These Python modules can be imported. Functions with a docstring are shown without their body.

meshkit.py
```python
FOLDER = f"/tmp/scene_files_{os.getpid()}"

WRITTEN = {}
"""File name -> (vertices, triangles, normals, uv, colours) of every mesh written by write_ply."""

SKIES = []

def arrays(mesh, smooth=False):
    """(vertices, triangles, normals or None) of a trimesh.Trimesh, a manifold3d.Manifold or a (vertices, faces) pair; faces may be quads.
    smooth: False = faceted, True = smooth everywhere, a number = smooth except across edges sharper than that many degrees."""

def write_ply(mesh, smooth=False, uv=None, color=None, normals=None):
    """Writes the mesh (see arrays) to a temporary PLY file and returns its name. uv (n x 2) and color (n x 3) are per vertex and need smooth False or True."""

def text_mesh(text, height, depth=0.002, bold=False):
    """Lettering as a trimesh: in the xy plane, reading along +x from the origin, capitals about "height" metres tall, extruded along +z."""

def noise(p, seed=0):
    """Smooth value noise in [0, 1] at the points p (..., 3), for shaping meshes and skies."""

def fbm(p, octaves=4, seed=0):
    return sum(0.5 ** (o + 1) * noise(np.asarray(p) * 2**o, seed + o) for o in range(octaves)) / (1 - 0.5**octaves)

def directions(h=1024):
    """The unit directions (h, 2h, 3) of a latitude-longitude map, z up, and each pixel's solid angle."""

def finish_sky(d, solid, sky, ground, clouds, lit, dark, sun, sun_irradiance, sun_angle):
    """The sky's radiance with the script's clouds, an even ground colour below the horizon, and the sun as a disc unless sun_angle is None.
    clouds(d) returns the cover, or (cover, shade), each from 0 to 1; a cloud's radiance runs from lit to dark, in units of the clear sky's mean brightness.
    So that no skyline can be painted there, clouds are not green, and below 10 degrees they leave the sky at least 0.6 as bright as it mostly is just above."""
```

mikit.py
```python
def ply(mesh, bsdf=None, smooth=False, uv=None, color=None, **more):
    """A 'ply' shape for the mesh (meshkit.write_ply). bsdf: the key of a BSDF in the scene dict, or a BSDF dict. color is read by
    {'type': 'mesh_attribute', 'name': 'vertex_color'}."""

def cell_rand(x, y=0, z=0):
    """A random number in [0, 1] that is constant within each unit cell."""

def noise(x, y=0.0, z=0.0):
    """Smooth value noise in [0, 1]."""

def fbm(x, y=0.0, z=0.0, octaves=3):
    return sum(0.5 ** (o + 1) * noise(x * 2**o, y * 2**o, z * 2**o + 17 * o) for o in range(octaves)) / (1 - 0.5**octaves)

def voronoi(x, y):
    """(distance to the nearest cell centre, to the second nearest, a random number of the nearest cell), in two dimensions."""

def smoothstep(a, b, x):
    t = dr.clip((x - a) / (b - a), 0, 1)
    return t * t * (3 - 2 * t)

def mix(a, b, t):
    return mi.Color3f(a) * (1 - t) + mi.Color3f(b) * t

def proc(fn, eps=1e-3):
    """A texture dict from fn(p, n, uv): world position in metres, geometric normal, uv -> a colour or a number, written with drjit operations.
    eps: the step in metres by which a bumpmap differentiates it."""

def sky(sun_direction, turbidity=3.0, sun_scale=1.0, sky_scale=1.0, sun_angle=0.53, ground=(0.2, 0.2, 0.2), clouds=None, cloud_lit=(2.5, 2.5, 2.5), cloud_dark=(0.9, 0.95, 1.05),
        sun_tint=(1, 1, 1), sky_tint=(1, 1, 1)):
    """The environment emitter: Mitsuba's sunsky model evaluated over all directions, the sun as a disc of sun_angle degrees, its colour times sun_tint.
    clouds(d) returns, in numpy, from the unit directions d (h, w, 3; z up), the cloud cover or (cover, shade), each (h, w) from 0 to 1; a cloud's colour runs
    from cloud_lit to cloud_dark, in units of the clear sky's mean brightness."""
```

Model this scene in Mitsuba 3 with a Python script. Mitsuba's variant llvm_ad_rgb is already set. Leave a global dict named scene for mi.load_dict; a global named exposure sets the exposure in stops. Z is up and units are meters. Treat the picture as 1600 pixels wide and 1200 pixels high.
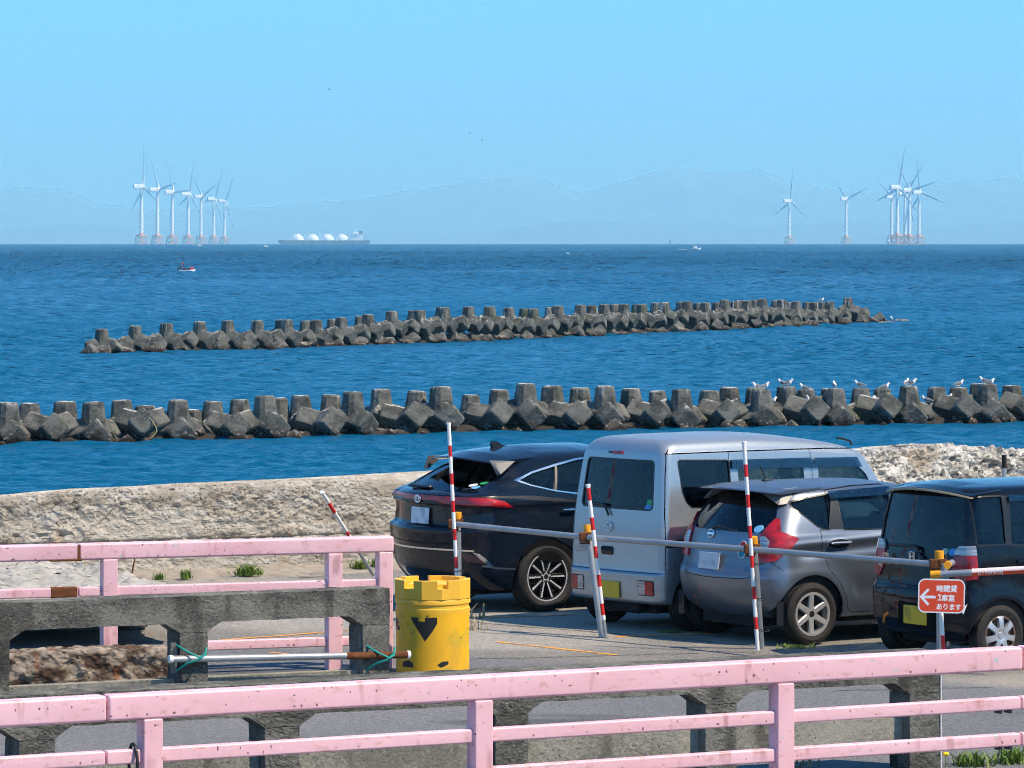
import math, random
import numpy as np, trimesh, mitsuba as mi, drjit as dr, mikit, meshkit
import manifold3d as m3
from scipy.interpolate import PchipInterpolator
from shapely.geometry import Polygon, LineString, Point, box as sbox
from shapely.ops import unary_union, triangulate
T = mi.ScalarTransform4f
random.seed(7)
rng = np.random.default_rng(11)

# ------------------------------------------------------------------ camera, sky, exposure, air
FOCAL, EYE, SEA = 6500.0, 3.88, -4.0       # focal length in pixels of a 1600 wide frame; eye height above the lot; sea level
EARTH = 7.45e6                             # effective earth radius (with refraction)
HORIZ = 372.0
scene, labels = {}, {}
exposure = 2.05
scene['camera'] = {'type': 'perspective', 'fov': math.degrees(2 * math.atan(800 / FOCAL)), 'fov_axis': 'x',
                   'near_clip': 1.0, 'far_clip': 150000.0,
                   'principal_point_offset_y': (600 - HORIZ) / 1200.0,
                   'to_world': T().look_at(origin=[0, 0, EYE], target=[0, 100, EYE], up=[0, 0, 1]),
                   'medium': {'type': 'ref', 'id': 'air'}}
_el = math.radians(52)
_az = np.array([0.88, -0.475])
SUN = [_az[0] * math.cos(_el), _az[1] * math.cos(_el), math.sin(_el)]
scene['sky'] = mikit.sky(SUN, turbidity=2.6, ground=(0.12, 0.15, 0.18), sky_tint=(0.51, 1.14, 1.46))
scene['air'] = {'type': 'homogeneous', 'albedo': {'type': 'rgb', 'value': [0.50, 0.89, 1.0]}, 'sigma_t': 5.6e-5}
scene['haze'] = {'type': 'cube', 'to_world': T().translate([0, 20000, 335]).scale([38000, 40000, 495]),
                 'bsdf': {'type': 'null'}, 'interior': {'type': 'ref', 'id': 'air'}}
labels['haze'] = {'kind': 'stuff', 'label': 'pale blue sea haze lying over the whole bay', 'category': 'haze'}


def drop(x, y):
    return (np.asarray(x) ** 2 + np.asarray(y) ** 2) / (2 * EARTH)


def gp(px, py, z=0.0):
    """world point at height z seen at photo pixel (used while laying out)"""
    D = FOCAL * (EYE - z) / (py - HORIZ)
    return np.array([(px - 800) / FOCAL * D, D, z])


def dp(px, py, D):
    return np.array([(px - 800) / FOCAL * D, D, EYE - (py - HORIZ) / FOCAL * D])


# ------------------------------------------------------------------ helpers
_used = set()


def num(key):
    if key not in _used:
        _used.add(key)
        return key
    k = 1
    while f'{key}_{k:03d}' in _used:
        k += 1
    key = f'{key}_{k:03d}'
    _used.add(key)
    return key


def thing(name, label, cat, group=None):
    key = num(name)
    labels[key] = {'label': label, 'category': cat}
    if group:
        labels[key]['group'] = group
    return key


def put(key, mesh, mat, smooth=False, to_world=None, color=None):
    """adds a mesh under this exact key (numbered if taken); returns key"""
    if '__' in key:
        key = num(key)
    if isinstance(mesh, m3.Manifold) and mesh.is_empty():
        print('EMPTY', key)
        return key
    d = mesh if isinstance(mesh, dict) else mikit.ply(mesh, mat, smooth=smooth, color=color)
    d = dict(d)
    if to_world is not None:
        d['to_world'] = to_world
    scene[key] = d
    return key


def struct(name, mesh, mat, smooth=False, label=None, kind='structure'):
    key = num(name)
    put(key, mesh, mat, smooth)
    labels[key] = {'kind': kind}
    if label:
        labels[key]['label'] = label
    return key


def man(mesh):
    v, f = mesh
    m = m3.Manifold(m3.Mesh(np.asarray(v, np.float32), np.asarray(f, np.uint32)))
    return m


def tm(x):
    if isinstance(x, m3.Manifold):
        m = x.to_mesh()
        return trimesh.Trimesh(m.vert_properties[:, :3], m.tri_verts, process=False)
    if isinstance(x, tuple):
        return trimesh.Trimesh(np.asarray(x[0], float), np.asarray(x[1], int), process=False)
    return x


def cat(*ms):
    return trimesh.util.concatenate([tm(m) for m in ms])


def boxm(x0, x1, y0, y1, z0, z1):
    return m3.Manifold.cube([x1 - x0, y1 - y0, z1 - z0]).translate([x0, y0, z0])


def rbox(x0, x1, y0, y1, z0, z1, r, n=8):
    """box with rounded edges: hull of 8 spheres"""
    s = m3.Manifold.sphere(r, n)
    return m3.Manifold.batch_hull([s.translate([x, y, z]) for x in (x0 + r, x1 - r) for y in (y0 + r, y1 - r) for z in (z0 + r, z1 - r)])


def cyl(p0, p1, r0, r1=None, n=20):
    p0, p1 = np.asarray(p0, float), np.asarray(p1, float)
    d = p1 - p0
    L = np.linalg.norm(d)
    c = m3.Manifold.cylinder(L, r0, r0 if r1 is None else r1, n)
    z = d / L
    x = np.cross(z, [0, 0, 1] if abs(z[2]) < .9 else [1, 0, 0])
    x /= np.linalg.norm(x)
    y = np.cross(z, x)
    M = np.c_[x, y, z, p0]
    return c.transform(M)


def tube(pts, r, n=8):
    pts = np.asarray(pts, float)
    t = np.gradient(pts, axis=0)
    t /= np.linalg.norm(t, axis=1, keepdims=True) + 1e-12
    ref = np.where(np.abs(t[:, 2:]) < .9, [0, 0, 1.], [1., 0, 0])
    a = np.cross(t, ref)
    a /= np.linalg.norm(a, axis=1, keepdims=True)
    b = np.cross(t, a)
    ang = np.arange(n) * 2 * np.pi / n
    rr = np.broadcast_to(r, (len(pts),))
    v = (pts[:, None] + rr[:, None, None] * (np.cos(ang)[None, :, None] * a[:, None] + np.sin(ang)[None, :, None] * b[:, None])).reshape(-1, 3)
    f = []
    for i in range(len(pts) - 1):
        for j in range(n):
            k = (j + 1) % n
            f += [[i * n + j, (i + 1) * n + k, i * n + k], [i * n + j, (i + 1) * n + j, (i + 1) * n + k]]
    c0, c1 = len(v), len(v) + 1
    v = np.vstack([v, pts[:1], pts[-1:]])
    e = (len(pts) - 1) * n
    for j in range(n):
        k = (j + 1) % n
        f += [[c0, j, k], [c1, e + k, e + j]]
    m = trimesh.Trimesh(v, f, process=False)
    if m.volume < 0:
        m.invert()
    return m


def lathe(prof, n=32, axis='z'):
    """closed profile list (r, h) -> solid of revolution about z (or y)"""
    prof = np.asarray(prof, float)
    a = np.arange(n) * 2 * np.pi / n
    v = np.stack([prof[:, 0, None] * np.cos(a), prof[:, 0, None] * np.sin(a), np.broadcast_to(prof[:, 1, None], (len(prof), n))], -1).reshape(-1, 3)
    f = []
    P = len(prof)
    wrap = bool(np.allclose(prof[0], prof[-1]))
    if wrap:
        P -= 1
        v = v[:P * n]
    for i in range(P if wrap else P - 1):
        o, o2 = i * n, ((i + 1) % P) * n
        for j in range(n):
            k = (j + 1) % n
            f += [[o + j, o + k, o2 + k], [o + j, o2 + k, o2 + j]]
    m = trimesh.Trimesh(v, f, process=False)
    if axis == 'y':
        m.vertices = m.vertices[:, [0, 2, 1]] * [1, 1, -1]
    return m


def spoly(pts, r=0.0, r_out=None):
    p = Polygon(pts).buffer(0)
    if r:
        p = p.buffer(-r, join_style=1, quad_segs=6).buffer(r, join_style=1, quad_segs=6)
    return p


def contours(p):
    out = []
    for g in getattr(p, 'geoms', [p]):
        if g.is_empty:
            continue
        out.append(np.array(g.exterior.coords[:-1]))
        out += [np.array(i.coords[:-1]) for i in g.interiors]
    return out


def extr(p, h):
    return m3.CrossSection(contours(p), m3.FillRule.EvenOdd).extrude(h)


def prism_side(p, y0, y1):
    return extr(p, y1 - y0).transform(np.array([[1, 0, 0, 0], [0, 0, -1, y1], [0, 1, 0, 0.]]))


def prism_rear(p, x0, x1):
    return extr(p, x1 - x0).transform(np.array([[0, 0, 1, x0], [1, 0, 0, 0], [0, 1, 0, 0.]]))


def rough(x, edge, amp, scale, seed=0):
    """refine a solid and displace it: broken, weathered edges"""
    m = x.refine_to_length(edge)
    t = tm(m)
    t = trimesh.Trimesh(t.vertices, t.faces, process=True)
    n = t.vertex_normals
    p = t.vertices
    d = meshkit.fbm(p / scale, 4, seed) - .5
    t.vertices = p + n * (d * 2 * amp)[:, None]
    return t


def grid(P):
    """P (a, b, 3) -> mesh"""
    a, b = P.shape[:2]
    i, j = np.meshgrid(np.arange(a - 1), np.arange(b - 1), indexing='ij')
    q = (i * b + j).ravel()
    f = np.vstack([np.c_[q, q + b, q + b + 1], np.c_[q, q + b + 1, q + 1]])
    return trimesh.Trimesh(P.reshape(-1, 3), f, process=False)


# ------------------------------------------------------------------ materials
def rgb(*c):
    return {'type': 'rgb', 'value': list(map(float, c))}


def prin(color, rough=0.5, metallic=0.0, spec=0.5, two=True, **k):
    b = {'type': 'principled', 'base_color': color if isinstance(color, dict) else rgb(*color), 'roughness': rough, 'metallic': metallic, 'specular': spec, **k}
    return {'type': 'twosided', 'bsdf': b} if two else b


def bump(bsdf, fn, scale=1.0, eps=2e-3):
    inner = bsdf['bsdf'] if bsdf['type'] == 'twosided' else bsdf
    return {'type': 'twosided', 'bsdf': {'type': 'bumpmap', 'arbitrary': mikit.proc(fn, eps), 'scale': scale, 'bsdf': inner}}


N, FB, SS, MX = mikit.noise, mikit.fbm, mikit.smoothstep, mikit.mix


def concrete_fn(dark, light, sc=1.0):
    def fn(p, n, uv):
        a = FB(p.x * 3 * sc, p.y * 3 * sc, p.z * 3 * sc, 3)
        s = N(p.x * 55, p.y * 55, p.z * 55)
        st = FB(p.x * 9, p.y * 9, p.z * 1.2, 2)
        c = MX(dark, light, SS(.3, .75, a * .75 + s * .3))
        c = c * (1 - .45 * SS(.55, .75, st))
        c = MX(c, (.30, .29, .26), SS(.86, .93, N(p.x * 62 + 9, p.y * 62, p.z * 62)) * .7)
        c = c * (.72 + .56 * N(p.x * 95, p.y * 95, p.z * 95))
        return MX(c, (.012, .012, .012), SS(.87, .93, N(p.x * 48, p.y * 48 + 40, p.z * 48)) * .8)
    return fn


def concrete_h(p, n, uv):
    return FB(p.x * 25, p.y * 25, p.z * 25, 3) + .6 * N(p.x * 90, p.y * 90, p.z * 90)


scene['mat_balustrade'] = bump(prin(mikit.proc(concrete_fn((.062, .062, .054), (.175, .170, .150))), .9, spec=.2), concrete_h, .012)
scene['mat_panel'] = bump(prin(mikit.proc(concrete_fn((.15, .146, .125), (.29, .28, .24))), .9, spec=.2), concrete_h, .006)


def pink_fn(p, n, uv):
    a = FB(p.x * 14, p.y * 14, p.z * 3.2, 3)
    c = MX((.77, .47, .515), (.72, .41, .45), SS(.3, .7, FB(p.x * 2, p.y * 2, p.z * 2, 2)))
    c = MX(c, (.33, .13, .12), SS(.58, .82, a) * .55)
    c = MX(c, (.42, .20, .12), SS(.60, .78, FB(p.x * 16 + 8, p.y * 16, p.z * 26, 4)) * .38)
    d = N(p.x * 45, p.y * 45, p.z * 30)
    c = MX(c, (.10, .05, .045), SS(.87, .93, d) * .85)
    return MX(c, (.45, .47, .47), SS(.80, .82, FB(p.x * 11 + 31, p.y * 11, p.z * 13, 3)))


scene['mat_pink'] = bump(prin(mikit.proc(pink_fn), .42, spec=.5), lambda p, n, uv: FB(p.x * 20, p.y * 20, p.z * 20, 2), .0015)
scene['mat_rust'] = bump(prin(mikit.proc(lambda p, n, uv: MX((.075, .026, .012), (.19, .075, .03), FB(p.x * 30, p.y * 30, p.z * 30, 3))), .9, spec=.2), concrete_h, .006)
scene['mat_galv'] = prin(mikit.proc(lambda p, n, uv: MX((.28, .305, .33), (.43, .45, .465), FB(p.x * 12, p.y * 12, p.z * 12, 3))), .45, .55)
scene['mat_white'] = prin((.78, .78, .76), .45)
scene['mat_red'] = prin((.62, .015, .018), .45)
scene['mat_capyellow'] = prin((.80, .33, .008), .45)
scene['mat_black'] = prin((.012, .012, .013), .5)
scene['mat_dark'] = prin((.02, .02, .022), .85, spec=.2)
scene['mat_teal'] = prin((.01, .30, .25), .6)


def asphalt_fn(p, n, uv):
    g = N(p.x * 70, p.y * 70)
    big = FB(p.x * .5, p.y * .5, 0, 3)
    lot = SS(-.4, .4, p.y - 38.3 + .50 * p.x + (FB(p.x * .7, p.y * .7, 3, 2) - .5) * .3) * (1 - SS(9, 12, p.x))
    a = MX((.108, .111, .117), (.148, .149, .152), big)
    b = MX((.150, .142, .128), (.235, .222, .198), SS(.3, .7, big))
    c = MX(a, b, lot) * (.62 + .76 * g)
    sand = SS(.52, .72, FB(p.x * .9 + 5, p.y * .9, 0, 4)) * lot
    c = MX(c, (.27, .24, .195), sand * .55)
    dk = SS(.60, .70, FB(p.x * .35 + 50, p.y * 1.1, 2, 3)) * (1 - lot)
    return c * (1 - .4 * dk)


def asphalt_h(p, n, uv):
    return N(p.x * 60, p.y * 60, p.z * 60) + .6 * FB(p.x * 9, p.y * 9, 0, 2)


scene['mat_asphalt'] = bump(prin(mikit.proc(asphalt_fn), .85, spec=.3), asphalt_h, .006)
scene['mat_shadow_crack'] = prin((.022, .022, .024), .8)  # dark strip colour for painted wire shadows and cracks


def line_fn(p, n, uv):
    w = FB(p.x * 9, p.y * 9, 0, 3)
    return MX((.80, .30, .035), (.22, .16, .11), SS(.56, .68, w))


scene['mat_line'] = prin(mikit.proc(line_fn), .8, spec=.2)


def rock_fn(p, n, uv):
    k = SS(1.6, 4.2, p.x)                      # the right part is bleached, coarse rubble concrete
    a = FB(p.x * 1.6, p.y * 1.6, p.z * 3.5, 4)
    base = MX((.29, .256, .206), (.44, .40, .335), SS(.3, .7, a))
    base = MX(base, (.47, .45, .405), SS(.45, .75, FB(p.x * 4, p.y * 4, p.z * 9, 3)) * .7)
    rust = SS(.66, .76, FB(p.x * 2.3 + 7, p.y * 2.3, p.z * .35, 3))
    base = MX(base, (.30, .19, .11), rust * .5)
    base = MX(base, (.22, .23, .12), SS(.64, .74, FB(p.x * 1.3 + 20, p.y, p.z * 2, 3)) * .5)
    wh = MX((.36, .338, .297), (.55, .532, .487), SS(.35, .65, FB(p.x * 5, p.y * 5, p.z * 6, 4)))
    wh = MX(wh, (.045, .042, .04), SS(.60, .72, FB(p.x * 11 + 5, p.y * 11, p.z * 13, 4)) * .85)  # dark spots: shade of small holes painted in, along with dark aggregate
    wh = MX(wh, (.34, .27, .19), SS(.62, .72, FB(p.x * 1.8 + 60, p.y * 1.8, p.z * 3, 3)) * .6)
    c = MX(base, wh, k)
    h = N(p.x * 26, p.y * 26, p.z * 26)
    c = MX(c, (.06, .05, .045), SS(.74, .84, h) * SS(.48, .66, FB(p.x * 1.6 + 3, p.y * 1.6, p.z * 4.5, 3)) * .85)  # dark specks painted for shaded pits and dark stones
    return c * (.78 + .44 * N(p.x * 60, p.y * 60, p.z * 60))


scene['mat_rock'] = bump(prin(mikit.proc(rock_fn), .95, spec=.15), lambda p, n, uv: (FB(p.x * 22, p.y * 22, p.z * 26, 4) + .8 * SS(.6, .8, N(p.x * 34, p.y * 34, p.z * 38))) * (.30 + .7 * SS(.40, .60, FB(p.x * .8 + 11, p.y * .8, p.z * 1.9, 3)) + .8 * SS(1.6, 4.2, p.x)), .035)
scene['mat_ledge'] = bump(prin(mikit.proc(lambda p, n, uv: MX(MX((.075, .05, .038), (.33, .28, .23), SS(.35, .65, FB(p.x * 9, p.y * 9, p.z * 9, 3))),
                          (.26, .09, .03), SS(.62, .75, FB(p.x * 9, p.y * 9, p.z * .8, 2)) * .5)), .95, spec=.15), lambda p, n, uv: FB(p.x * 22, p.y * 22, p.z * 22, 4), .06)
scene['mat_slab'] = bump(prin(mikit.proc(lambda p, n, uv: MX((.24, .225, .195), (.46, .445, .41), FB(p.x * 9, p.y * 9, p.z * 9, 4))), .95, spec=.15), lambda p, n, uv: FB(p.x * 20, p.y * 20, p.z * 20, 4), .05)
scene['mat_soil'] = bump(prin(mikit.proc(lambda p, n, uv: MX((.17, .14, .11), (.34, .30, .25), FB(p.x * 8, p.y * 8, p.z * 8, 4))), .95, spec=.15), lambda p, n, uv: FB(p.x * 20, p.y * 20, p.z * 20, 3), .03)


def tetra_fn(p, n, uv):
    z = p.z - SEA
    a = FB(p.x * 1.7, p.y * 1.7, p.z * 1.7, 4)
    s = N(p.x * 14, p.y * 14, p.z * 14)
    c = MX((.044, .048, .045), (.140, .142, .128), SS(.28, .72, a * .8 + s * .25))
    c = MX(c, (.060, .072, .040), SS(.60, .72, FB(p.x * 1.1 + 40, p.y * 1.1, p.z * .5, 3)) * .5)
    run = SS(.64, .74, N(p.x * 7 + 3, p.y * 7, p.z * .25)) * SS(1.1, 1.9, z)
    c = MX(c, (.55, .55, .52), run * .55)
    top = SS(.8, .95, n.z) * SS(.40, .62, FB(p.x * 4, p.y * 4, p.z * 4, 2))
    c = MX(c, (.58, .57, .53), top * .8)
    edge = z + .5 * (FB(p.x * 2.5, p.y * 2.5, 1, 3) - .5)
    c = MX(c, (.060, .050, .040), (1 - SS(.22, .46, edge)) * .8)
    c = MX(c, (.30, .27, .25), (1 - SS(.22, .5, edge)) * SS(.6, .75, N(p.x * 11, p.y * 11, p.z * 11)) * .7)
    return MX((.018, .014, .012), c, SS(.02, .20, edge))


scene['mat_tetrapod'] = bump(prin(mikit.proc(tetra_fn), .9, spec=.2), lambda p, n, uv: FB(p.x * 7, p.y * 7, p.z * 7, 4), .05, 5e-3)


def water_slope(p, n, uv):
    r = dr.sqrt(p.x * p.x + p.y * p.y)
    far = dr.maximum(SS(500, 1500, p.y), SS(.134, .15, dr.abs(p.x) / dr.maximum(p.y, 60)))
    u, v = p.x * .8 + p.y * .6, p.y * .8 - p.x * .6
    a = FB(u * .5, v * .7, 0, 5) * 1.5
    b = FB(u * 1.5 + 4, v * 2.1, 5, 4) * .26
    gust = FB(p.x * .02 + 9, p.y * .006, 0, 4)
    return a * far * (.5 + .9 * gust) + b * (.45 + 1.0 * gust)


def water_rough(p, n, uv):
    gust = SS(.3, .7, FB(p.x * .02 + 9, p.y * .006, 0, 4) * .65 + .35 * FB(p.x * .07, p.y * .03, 2, 3))
    return .10 + .08 * gust


def water_col(p, n, uv):
    g = FB(p.x * .006, p.y * .0025, 0, 3)
    near = 1 - SS(150, 900, p.y)
    return MX(MX((.0003, .058, .140), (.0004, .074, .168), g), (.001, .092, .185), near * .6)


scene['mat_sea'] = {'type': 'bumpmap', 'arbitrary': mikit.proc(water_slope, 2e-2), 'scale': 1.0,
                    'bsdf': {'type': 'principled', 'base_color': mikit.proc(water_col), 'roughness': mikit.proc(water_rough), 'specular': .07}}
scene['mat_foam'] = prin((.75, .78, .80), .8)
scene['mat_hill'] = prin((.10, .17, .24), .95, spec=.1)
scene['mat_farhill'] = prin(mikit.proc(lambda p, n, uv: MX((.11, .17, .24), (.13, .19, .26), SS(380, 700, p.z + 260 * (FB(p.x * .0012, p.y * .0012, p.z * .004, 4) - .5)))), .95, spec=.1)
scene['mat_turbine'] = prin((.80, .82, .82), .4)
scene['mat_jacket'] = prin((.66, .38, .29), .6)
scene['mat_wetrock'] = prin((.03, .027, .024), .8, spec=.3)
scene['mat_hull'] = prin((.018, .055, .10), .6)
scene['mat_grass'] = {'type': 'twosided', 'bsdf': {'type': 'principled', 'base_color': mikit.proc(lambda p, n, uv: MX((.055, .13, .012), (.20, .27, .05), N(p.x * 40, p.y * 40, p.z * 12))), 'roughness': .6, 'specular': .3}}
scene['mat_dry'] = prin((.34, .27, .17), .8)
scene['mat_petal'] = prin((.85, .55, .01), .7)
scene['mat_gull_white'] = prin((.82, .81, .78), .85, spec=.2)
scene['mat_gull_grey'] = prin((.20, .21, .23), .85, spec=.2)
scene['mat_gull_bill'] = prin((.75, .45, .05), .6)

# ------------------------------------------------------------------ sea
def wave(x, y):
    """small ripples close in, short choppy waves on the open water"""
    r = np.random.default_rng(5)
    rip, chop = np.zeros_like(x), np.zeros_like(x)
    for k in range(16):
        lam = 0.62 * 1.115 ** k * (.8 + .4 * r.random())
        th = math.radians(70) + r.normal() * .6
        kx, ky, ph = 2 * np.pi / lam * math.cos(th), 2 * np.pi / lam * math.sin(th), r.random() * 6.28
        w = kx * x + ky * y + ph
        rip += .0125 * lam ** .5 * (np.sin(w) + .22 * np.sin(2 * w + 1.0))
    for k in range(18):
        lam = 2.6 * 1.085 ** k * (.85 + .3 * r.random())
        th = math.radians(70) + r.normal() * .75
        kx, ky, ph = 2 * np.pi / lam * math.cos(th), 2 * np.pi / lam * math.sin(th), r.random() * 6.28
        w = kx * x + ky * y + ph
        chop += (np.sin(w) + .25 * np.sin(2 * w + 1.0)) / 4.2
    D = np.hypot(x, y)
    g = meshkit.fbm(np.stack([x * .02, y * .012, 0 * x], -1), 3, 3)
    open_ = np.interp(D, [100, 180, 300, 420, 700, 1200, 3000, 6000], [.022, .030, .040, .070, .12, .17, .22, .0])
    return (rip * np.interp(D, [100, 400, 700], [1, .8, 0]) + chop * open_) * (.45 + 1.1 * g)


def sea_mesh():
    d = .0022
    ys = [60.0]
    while ys[-1] < 5200:
        ys.append(ys[-1] * (1 + d * (1 if ys[-1] < 2600 else 3)))
    ys = np.r_[-1500, -700, -300, -100, 0, 30, 50, np.array(ys), np.geomspace(5400, 22000, 50)]
    un = np.linspace(-.152, .152, 400)
    uo = .152 * np.geomspace(1.06, 2200, 30)
    us = np.r_[-uo[::-1], un, uo]
    yy = np.maximum(ys, 60)
    X = np.clip(us[None] * yy[:, None], -17000, 17000)
    X = X + us[None] / us.max() * 50
    Y = ys[:, None] + 0 * X
    Z = SEA - drop(X, Y)
    fan = (np.clip((.150 - np.abs(us)) / .012, 0, 1))[None] * (ys[:, None] > 60)
    Z = Z + wave(X, Y) * fan
    m = grid(np.stack([X, Y, Z], -1))
    if m.face_normals[:, 2].mean() < 0:
        m.invert()
    return m


struct('sea', sea_mesh(), 'mat_sea', True, 'blue sea with small wind ripples')

# ------------------------------------------------------------------ far hills
def ridge(name, D, pts, depth, mat, seed, rough_amp):
    px = np.array([p[0] for p in pts], float)
    py = np.array([p[1] for p in pts], float)
    xs = np.linspace(px[0], px[-1], 420)
    top = PchipInterpolator(px, py)(xs) - (meshkit.fbm(np.stack([xs / 70, 0 * xs, 0 * xs], -1), 5, seed + 40) - .5) * (HORIZ - PchipInterpolator(px, py)(xs)).clip(0) * .22
    ts = np.linspace(0, 1, 26)
    X = (xs[:, None] - 800) / FOCAL * D + 0 * ts[None]
    Y = D + (ts[None] - 1) * depth + 0 * X
    crest = EYE + (HORIZ - top) / FOCAL * D
    base = -drop(0, D) - 6
    prof = ts ** .9
    nz = meshkit.fbm(np.stack([X / 900, Y / 900, 0 * X], -1), 5, seed) - .5
    Z = base + (crest[:, None] - base) * prof + nz * rough_amp * (crest[:, None] - base) * np.sin(np.pi * np.clip(ts, 0, 1)) ** .7
    back = np.stack([X[:, -1], Y[:, -1] + depth * .6, np.full(len(xs), base)], -1)[:, None]
    front = np.stack([X, Y, Z], -1)
    m = grid(front)
    if m.face_normals[:, 2].mean() < 0:
        m.invert()
    bk = grid(np.concatenate([front[:, -1:], back], 1))
    if bk.face_normals[:, 2].mean() < 0:
        bk.invert()
    m = cat(m, bk)
    struct(name, m, mat, True)


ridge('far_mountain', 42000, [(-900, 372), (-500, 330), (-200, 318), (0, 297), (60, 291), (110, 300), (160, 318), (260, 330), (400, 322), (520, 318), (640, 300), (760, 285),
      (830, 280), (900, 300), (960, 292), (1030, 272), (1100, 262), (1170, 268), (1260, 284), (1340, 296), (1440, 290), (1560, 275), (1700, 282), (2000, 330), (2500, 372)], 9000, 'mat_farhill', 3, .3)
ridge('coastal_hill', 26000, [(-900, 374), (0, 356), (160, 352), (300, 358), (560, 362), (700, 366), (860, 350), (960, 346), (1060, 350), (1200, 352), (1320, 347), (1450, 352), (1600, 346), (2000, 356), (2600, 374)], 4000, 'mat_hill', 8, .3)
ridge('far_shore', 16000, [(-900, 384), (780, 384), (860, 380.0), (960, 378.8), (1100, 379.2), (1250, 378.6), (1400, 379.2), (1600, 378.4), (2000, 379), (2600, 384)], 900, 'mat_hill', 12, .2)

# ------------------------------------------------------------------ wind turbines
def bladem():
    st = [(2, 1.9, 1.9), (6, 2.0, 1.8), (16, 2.9, 1.1), (24, 2.7, .85), (45, 1.8, .5), (65, 1.1, .28), (81, .45, .12), (83.5, .1, .05)]
    rings = []
    for r, c, t in st:
        a = np.arange(10) * 2 * np.pi / 10
        c *= 1.05
        rings.append(np.stack([np.cos(a) * c - .2 * c, np.sin(a) * t + (r / 83.5) ** 2 * 3.0, np.full(10, float(r))], -1))
    P = np.array(rings)
    v = P.reshape(-1, 3)
    f = []
    for i in range(len(st) - 1):
        for j in range(10):
            k = (j + 1) % 10
            f += [[i * 10 + j, i * 10 + k, (i + 1) * 10 + k], [i * 10 + j, (i + 1) * 10 + k, (i + 1) * 10 + j]]
    return trimesh.Trimesh(v, f, process=False)


BL = mikit.ply(bladem(), 'mat_turbine', smooth=True)
TOW = mikit.ply(lathe([(.01, 20), (3.6, 20), (3.5, 50), (3.0, 85), (2.3, 107), (.01, 107)], 20), 'mat_turbine', smooth=40)
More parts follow.
